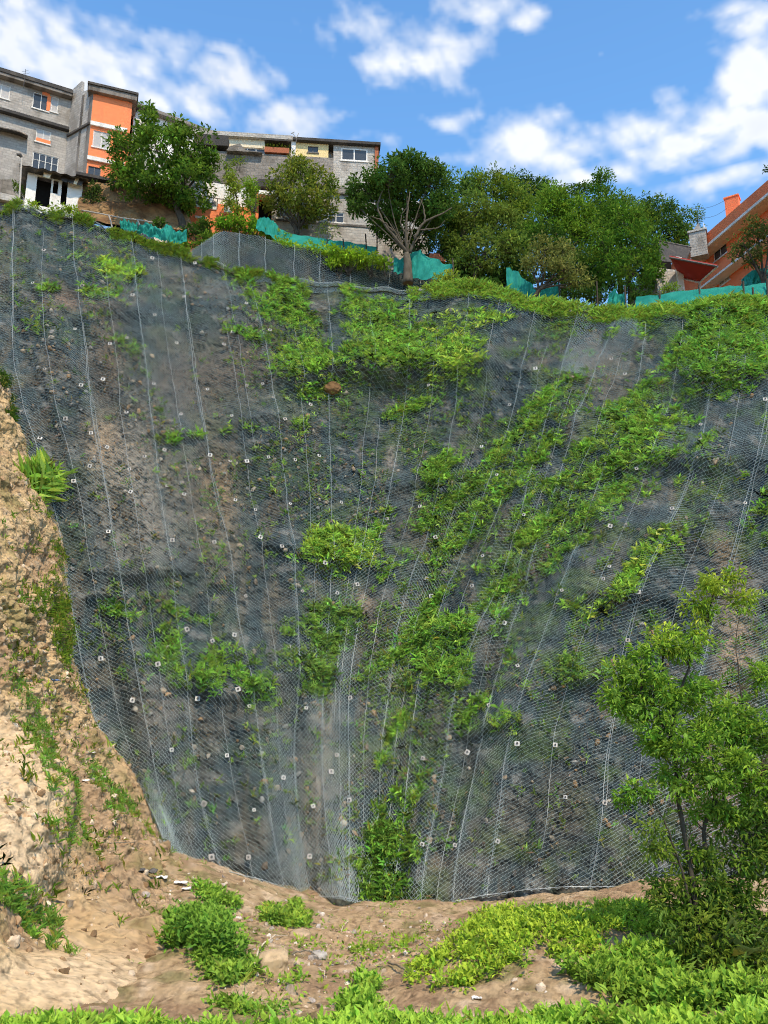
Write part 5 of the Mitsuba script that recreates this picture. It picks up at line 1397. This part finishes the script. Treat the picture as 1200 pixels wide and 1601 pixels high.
P = ground_spots([(600, 1470, 420, 60, 0, .10), (500, 1520, 260, 60, 0, .10), (200, 1400, 160, 60, 0, .06), (610, 1475, 40, 14, 0, .5), (480, 1480, 20, 10, 0, .5), (570, 1490, 26, 10, 0, .6)], rg, 9000, (12, 31))
key = add('weeds', weed_mass(P, rg, .10, .10, (.10, .19, .03), 9, .12, (.2, .28, .05), layers=1), 'm_leaf')
tag(key, 'tiny scattered weeds on the bare brown ground', 'weeds', kind='stuff')

GRASS = [('dark green grass strip in the hollow of the nearest bank', [(20, 1400, 40, 22, 40, 1.3), (55, 1440, 40, 22, 40, 1.3), (90, 1478, 34, 14, 40, 1.1)], .22, 'fresh', 10),
         ('long streak of grass running down the middle of the bank', [(30, 1080, 46, 16, 55, 1.0), (60, 1150, 50, 18, 60, 1.0), (95, 1230, 50, 18, 60, 1.2), (112, 1300, 34, 16, 70, 1.0), (20, 1060, 30, 10, 30, .8)], .18, 'fresh', 8),
         ('short streak of grass on the bank beside the net edge', [(158, 1215, 40, 14, 50, 1.1), (190, 1255, 24, 12, 40, 1.0), (160, 1260, 20, 10, 20, .7)], .17, 'fresh', 8),
         ('yellowish grass along the crease between bank and net', [(90, 880, 14, 70, 0, .8), (100, 980, 18, 60, 0, .9), (70, 940, 30, 40, 30, .5), (60, 800, 20, 30, 0, .3)], .22, 'grass', 8),
         ('dark grassy rim on the top corner of the bank', [(8, 590, 16, 14, 40, 1.2), (26, 630, 10, 28, 20, 1.1)], .30, 'deep', 14)]
for lab, ells, sz, col, per in GRASS:
    P, N = bank_spots(ells, rg, 60000)
    m = 900
    if len(P) > m:
        q = rg.choice(len(P), m, replace=False); P, N = P[q], N[q]
    key = add('grass', sprigs(P, N, rg, rg.uniform(.5, 1.1, len(P)) * sz, GREENS[col], per, .12, up=1.0, yellow=.08), 'm_leaf')
    tag(key, lab, 'grass', kind='stuff')
P, N = bank_spots([(150, 1200, 160, 260, 0, .10), (60, 900, 70, 260, 0, .10), (200, 1400, 130, 70, 0, .05)], rg, 24000)
key = add('grass', sprigs(P, N, rg, rg.uniform(.12, .3, len(P)), GREENS['grass'], 7, .14, up=.8, yellow=.2, cvar=.35), 'm_leaf')
tag(key, 'thin scattered tufts of dry grass all over the bank', 'grass', kind='stuff')
# the one big tuft
P, N = bank_spots([(56, 758, 15, 12, 30, 3)], rg, 60000)
tu = thing('grass_tuft', 'single large spiky tuft of lime grass at the edge of bank and net', 'grass tuft')
c0 = np.array([P.mean(0)])
Pt = c0 + rg.normal(0, .22, (150, 3))
add('blades', sprigs(Pt, np.repeat(unit(N.mean(0, keepdims=True)), 150, 0), rg, rg.uniform(.55, .95, 150), GREENS['lime'], 9, .07, up=.9, yellow=.0), 'm_leaf', tu)
# dark hole with an earth lump under the ferns
hs, ht = locate([517], [612])
hP, hN = hill_point(hs, ht, .15)
m = trimesh.creation.icosphere(3, .42); v = np.array(m.vertices)
v = v * (1 + .5 * (meshkit.fbm(v * 3 + 5, 3, 3) - .5))[:, None] * [1.1, .7, .8] + hP[0]
key = add('earth_lump', (v, np.array(m.faces), np.ones(v.shape) * np.array([.20, .12, .06])), 'm_earth', smooth=True)
tag(key, 'dark brown lump of earth hanging under the broad fern bank', 'earth lump')


def rock(rg, r, squash=.7, sub=3, amp=.5, seed=0):
    m = trimesh.creation.icosphere(sub, 1.0); v = np.array(m.vertices)
    v = v * (1 + amp * (meshkit.fbm(v * 1.3 + seed * 7.7, 3, seed % 50) - .5) * 1.6)[:, None]
    v = np.minimum(np.maximum(v, -.82), .86) * [r, r * rg.uniform(.7, 1), r * squash]
    a = rg.uniform(0, 6.28); c, s = math.cos(a), math.sin(a)
    return v @ np.array([[c, s, 0], [-s, c, 0], [0, 0, 1]]), np.array(m.faces)


def on_ground(px, py):
    """The ground or bank point under a pixel."""
    d = (gpx - px) ** 2 + (gpy - py) ** 2 + (GY < 5) * 1e9 + (GY > 34) * 1e9
    a = GP.reshape(-1, 3)[np.argmin(d)]
    d2 = (bpx - px) ** 2 + (bpy - py) ** 2 + (BANK[..., 1] < 9) * 1e9
    b = BANK.reshape(-1, 3)[np.argmin(d2)]
    if d2.min() < 16 and (d.min() > 16 or b[1] < a[1]):
        return b
    return a


STONES = [('boulder', 'round tan boulder half sunk in the ground among the debris', (425, 1517), .30, (.50, .38, .24), .85),
          ('stone', 'pale rounded stone lying on the nearest tan ledge of the bank', (20, 1478), .15, (.62, .50, .36), .7),
          ('stone', 'pale stone beside the rounded weed bush', (368, 1438), .13, (.66, .58, .50), .5),
          ('stone', 'flat grey stone between the boulder and the net', (497, 1497), .17, (.44, .42, .39), .45),
          ('stone', 'small white stone on the ground above the flat grey stone', (548, 1488), .11, (.70, .67, .62), .6),
          ('stone', 'pinkish stone near the foot of the net', (545, 1462), .16, (.55, .40, .32), .5),
          ('stone', 'broad brown stone near the foot of the net behind the boulder', (470, 1468), .26, (.46, .35, .23), .5),
          ('stone', 'grey stone low on the bank close to the litter', (230, 1400), .12, (.42, .38, .34), .6),
          ('stone', 'pale stone below the last leaves of the leafy weed clump', (505, 1432), .10, (.68, .60, .52), .6),
          ('stone', 'white stone at the corner of the boulder', (437, 1535), .07, (.74, .71, .66), .6),
          ('stone', 'dull brown stone beside the sticks', (590, 1470), .15, (.40, .29, .2), .5)]
for k, (nm, lab, (px, py), r, col, sq) in enumerate(STONES):
    v, f = rock(rg, r, sq, 4 if nm == 'boulder' else 3, .4, k + 3)
    v = v + on_ground(px, py) + [0, 0, r * sq * .45]
    key = add(nm, (v, f, np.ones(v.shape) * np.array(col) * (.85 + .3 * meshkit.fbm(v * 9, 2, 4))[:, None]), 'm_rock', smooth=50)
    tag(key, lab, nm)


def scatter_rocks(P, rg, lo, hi, cols):
    protos = [rock(rg, 1.0, rg.uniform(.4, .8), 1, .7, 60 + k) for k in range(6)]
    out = []
    for k in range(len(P)):
        v, f = protos[k % 6]
        s = lo * (hi / lo) ** (rg.random() ** 2.2)
        R = trimesh.transformations.random_rotation_matrix(rg.random(3))[:3, :3]
        out.append((v @ R.T * s + P[k] + [0, 0, s * .25], f, np.ones(v.shape) * np.array(cols[rg.integers(len(cols))]) * rg.uniform(.7, 1.2)))
    return joined(out)


P = ground_spots([(540, 1480, 260, 60, 0, .5), (300, 1400, 140, 50, 0, .4), (640, 1440, 200, 20, 0, .3), (480, 1540, 120, 40, 0, .4), (850, 1540, 60, 20, 0, .5)], rg, 9000, (12, 31))[:2600]
key = add('pebbles', small_rocks(P, P, rg, .018, .11, [(.42, .31, .22), (.55, .46, .36), (.34, .24, .16), (.64, .58, .5), (.40, .36, .33)]), 'm_rock', smooth=False)
tag(key, 'pebbles and broken stones strewn over the ground', 'pebbles', kind='stuff')
P, N = bank_spots([(150, 1150, 200, 340, 0, .4), (60, 850, 80, 300, 0, .5), (200, 1450, 200, 120, 0, .3)], rg, 26000)
P, N = P[:5000], N[:5000]
key = add('clods', small_rocks(P, N, rg, .025, .13, [(.40, .27, .16), (.32, .21, .12), (.52, .40, .27), (.60, .5, .38)]), 'm_rock', smooth=False)
tag(key, 'clods of earth and small stones on the bank', 'clods', kind='stuff')

P = ground_spots([(540, 1480, 260, 60, 0, .3), (300, 1400, 140, 50, 0, .2), (640, 1450, 220, 30, 0, .3)], rg, 3000, (12, 31))[:420]
key = add('twigs', leaves(P + [0, 0, .03], unit(rg.normal(size=(len(P), 3)) * [1, 1, .12]), np.tile([0, 0, 1.], (len(P), 1)), rg.uniform(.12, .5, len(P)), rg.uniform(.012, .022, len(P)), foliage_color(rg, len(P), (.40, .31, .21), .35), droop=.05), 'm_leaf')
tag(key, 'thin dry twigs and straws strewn over the bare ground', 'twigs', kind='stuff')

STICKS = [('pale curved dry branch lying beside the boulder', [(398, 1522), (402, 1500), (412, 1482), (432, 1470), (450, 1466)], .022, 'm_pale_wood'),
          ('straight pale stick leaning near the foot of the net', [(528, 1470), (536, 1455), (543, 1443)], .02, 'm_pale_wood'),
          ('long brown stick lying in the middle of the ground', [(606, 1508), (625, 1520), (642, 1530)], .018, 'm_bark'),
          ('short forked dry stick under the flat grey stone', [(455, 1497), (480, 1496), (498, 1502)], .015, 'm_bark'),
          ('thin dead stick on the ground below the fern-like weeds', [(498, 1520), (505, 1528), (511, 1534)], .014, 'm_pale_wood'),
          ('dead stem lying across the foot of the bank', [(170, 1322), (200, 1322), (228, 1326)], .014, 'm_bark')]
scene['m_pale_wood'] = plain((.52, .44, .34), .85, .2)
for lab, pl_, r, mt in STICKS:
    pts = np.array([on_ground(*p) + [0, 0, .05 + .05 * (i % 2)] for i, p in enumerate(pl_)])
    key = add('stick', tube(curve(pts, 12, .012, rg), np.linspace(r, r * .45, 12), 6), mt, smooth=True)
    tag(key, lab, 'stick')
LITTER = [('torn black and white plastic rag at the foot of the bank', (232, 1366), .24, 'm_dark_frame'), ('crumpled white plastic bag beside the black and white rag', (252, 1374), .16, 'm_plastic'),
          ('white plastic scrap close to the corner of the net', (282, 1382), .18, 'm_plastic'), ('second white plastic scrap just below the corner of the net', (293, 1392), .12, 'm_plastic'), ('scrap of blue plastic high on the bank by the net edge', (86, 1067), .17, 'm_blue_plastic'),
          ('pale plastic scrap beside the blue scrap', (103, 1065), .13, 'm_plastic'), ('white scrap halfway down the bank', (142, 1177), .12, 'm_plastic'), ('white bottle-like scrap under the mound weeds', (745, 1563), .07, 'm_plastic'),
          ('pale scrap caught in the grass streak of the bank', (134, 1222), .1, 'm_plastic')]
scene['m_plastic'] = plain((.74, .74, .73), .4, .5)
scene['m_blue_plastic'] = plain((.10, .20, .42), .4, .5)
for k, (lab, (px, py), r, mt) in enumerate(LITTER):
    u, v_ = np.meshgrid(np.linspace(-1, 1, 9), np.linspace(-1, 1, 7), indexing='ij')
    q = np.stack([u * r, v_ * r * .6, .35 * r * (meshkit.fbm(np.stack([u * 1.6 + k * 5, v_ * 1.6, u * 0], -1), 3, k) * 2)], -1)
    q = q.reshape(-1, 3) + on_ground(px, py) + [0, 0, .01]
    key = add('plastic_scrap', joined([(q, grid_faces(9, 7)), (q - [0, 0, .012], grid_faces(9, 7)[:, ::-1])]), mt, smooth=False)
    tag(key, lab, 'plastic scrap')

# ------------------------------------------------------------------ the young tree in the foreground
YT = 14.0
yt = thing('young_tree', 'young willow-leaved tree with several thin stems standing close to the viewer', 'tree')
rg = np.random.default_rng(77)
g0 = at(1090, 1500, YT)
STEMS = [([(1095, 1520, 0), (1090, 1440, 0), (1082, 1370, 0), (1070, 1300, .05), (1057, 1230, .1), (1054, 1150, .1), (1070, 1060, .1), (1100, 980, .1), (1118, 915, .1)], .055, .008),
         ([(1102, 1520, .1), (1108, 1430, .1), (1106, 1350, .15), (1100, 1300, .2), (1118, 1250, .2), (1142, 1180, .3), (1160, 1110, .3), (1150, 1020, .3)], .05, .008),
         ([(1088, 1510, -.1), (1080, 1420, -.15), (1062, 1350, -.2), (1040, 1290, -.25), (1010, 1245, -.3), (985, 1238, -.3)], .03, .006),
         ([(1056, 1180, .1), (1030, 1120, 0), (1000, 1085, -.1), (962, 1100, -.1)], .025, .006),
         ([(1057, 1130, .1), (1035, 1060, .2), (1040, 1000, .2), (1075, 955, .2)], .025, .006),
         ([(1110, 1270, .2), (1150, 1230, 0), (1185, 1210, -.1)], .025, .006),
         ([(1108, 1440, .1), (1140, 1380, .1), (1165, 1320, .1), (1190, 1290, .1)], .03, .006)]
st = []
for pl_, r0, r1 in STEMS:
    p = curve([at(x, y, YT + dy) for x, y, dy in pl_], 26, .012, rg)
    add('stem', tube(p, np.linspace(r0, r1, 26), 8), 'm_dark_bark', yt, smooth=True)
    st.append(p)
LOBES = [(1118, 912, 40, 18, 0), (1150, 900, 24, 14, .1), (1085, 955, 36, 22, .1), (1160, 935, 24, 20, .2), (1062, 1000, 52, 34, 0), (1000, 1045, 50, 34, -.1), (962, 1098, 30, 26, -.1), (1020, 1100, 56, 40, 0), (1095, 1085, 40, 30, .3), (1065, 1150, 60, 34, -.2),
         (1130, 1130, 54, 34, .2), (1185, 1150, 40, 40, .2), (1020, 1160, 34, 22, .2), (1195, 1060, 20, 26, .4), (1075, 1215, 56, 30, 0), (1135, 1200, 50, 34, -.2), (1190, 1230, 40, 40, 0), (1000, 1236, 30, 14, -.3), (975, 1246, 16, 8, -.3), (1100, 1265, 44, 20, .2),
         (1150, 1290, 44, 26, .2), (1030, 1330, 26, 20, -.2), (1020, 1300, 20, 12, -.3), (1080, 1340, 44, 24, .2), (1050, 1400, 44, 34, 0), (1120, 1390, 54, 36, .2), (1180, 1350, 40, 40, .1), (1090, 1450, 60, 34, -.2), (1160, 1440, 50, 44, 0), (1190, 1490, 40, 40, -.2), (1120, 1500, 60, 30, -.3), (1230, 1300, 40, 80, .1), (1240, 1180, 40, 60, .1)]
LOBES = [(x, y, a * .92, b * .92, dy) for x, y, a, b, dy in LOBES]
C, R, W, LC = lobe_clumps(rg, LOBES, YT, .15, .90)
allst = np.vstack(st)
kd = cKDTree(allst)
tw = []
for q in range(0, len(C), 2):
    j = kd.query(C[q] - [0, 0, .25])[1]
    a = allst[j]
    tw.append(tube(curve([a, (a + C[q]) / 2 + rg.normal(0, .05, 3) + [0, 0, .04], C[q]], 5), np.linspace(.010, .003, 5), 4, False))
labels[add('twigs', joined(tw), 'm_dark_bark', yt, smooth=True)] = {'kind': 'stuff'}
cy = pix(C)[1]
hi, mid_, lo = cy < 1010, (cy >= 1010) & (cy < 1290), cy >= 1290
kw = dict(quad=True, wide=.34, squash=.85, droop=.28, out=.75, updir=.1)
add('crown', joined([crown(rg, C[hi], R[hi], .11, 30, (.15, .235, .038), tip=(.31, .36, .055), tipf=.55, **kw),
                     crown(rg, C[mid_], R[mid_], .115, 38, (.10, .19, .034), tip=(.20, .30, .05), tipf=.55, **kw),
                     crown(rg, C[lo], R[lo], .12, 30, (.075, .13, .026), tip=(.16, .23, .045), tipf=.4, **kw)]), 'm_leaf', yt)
# sprays that stand out of the crown
m = 150
q = rg.integers(0, len(C), m)
d = unit(C[q] - LC[W[q]] + [0, 0, .12] + rg.normal(0, .06, (m, 3)))
ln = rg.uniform(.25, .6, m)
k = np.linspace(.2, 1, 11)
B_ = C[q][:, None] + d[:, None] * (ln[:, None] * k)[..., None] - np.array([0, 0, .10]) * (k ** 2)[None, :, None]
side = unit(np.cross(d, rand_unit(rg, m)))[:, None] * np.where(np.arange(11) % 2, 1, -1)[None, :, None]
D_ = (d[:, None] * .8 + side * .8 + rg.normal(0, .2, B_.shape)).reshape(-1, 3)
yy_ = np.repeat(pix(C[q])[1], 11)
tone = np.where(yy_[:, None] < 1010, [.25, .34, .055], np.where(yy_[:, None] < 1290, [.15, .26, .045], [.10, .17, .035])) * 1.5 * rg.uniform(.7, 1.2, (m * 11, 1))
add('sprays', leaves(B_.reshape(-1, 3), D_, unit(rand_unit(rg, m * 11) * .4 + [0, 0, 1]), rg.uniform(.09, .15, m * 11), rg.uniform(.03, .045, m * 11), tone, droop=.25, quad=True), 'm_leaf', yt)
# long-leaved plants at its foot
P = ground_spots([(1130, 1500, 70, 30, 0, 1.5)], rg, 12000, (12.5, 16))[:26]
key = add('long_leaf_plant', sprigs(P + [0, 0, .25], np.tile([0, -.5, .8], (len(P), 1)), rg, rg.uniform(.4, .7, len(P)), (.13, .20, .06), 9, .12, up=.9), 'm_leaf')
tag(key, 'pale long-leaved plants arching at the foot of the young tree', 'plants', kind='stuff')
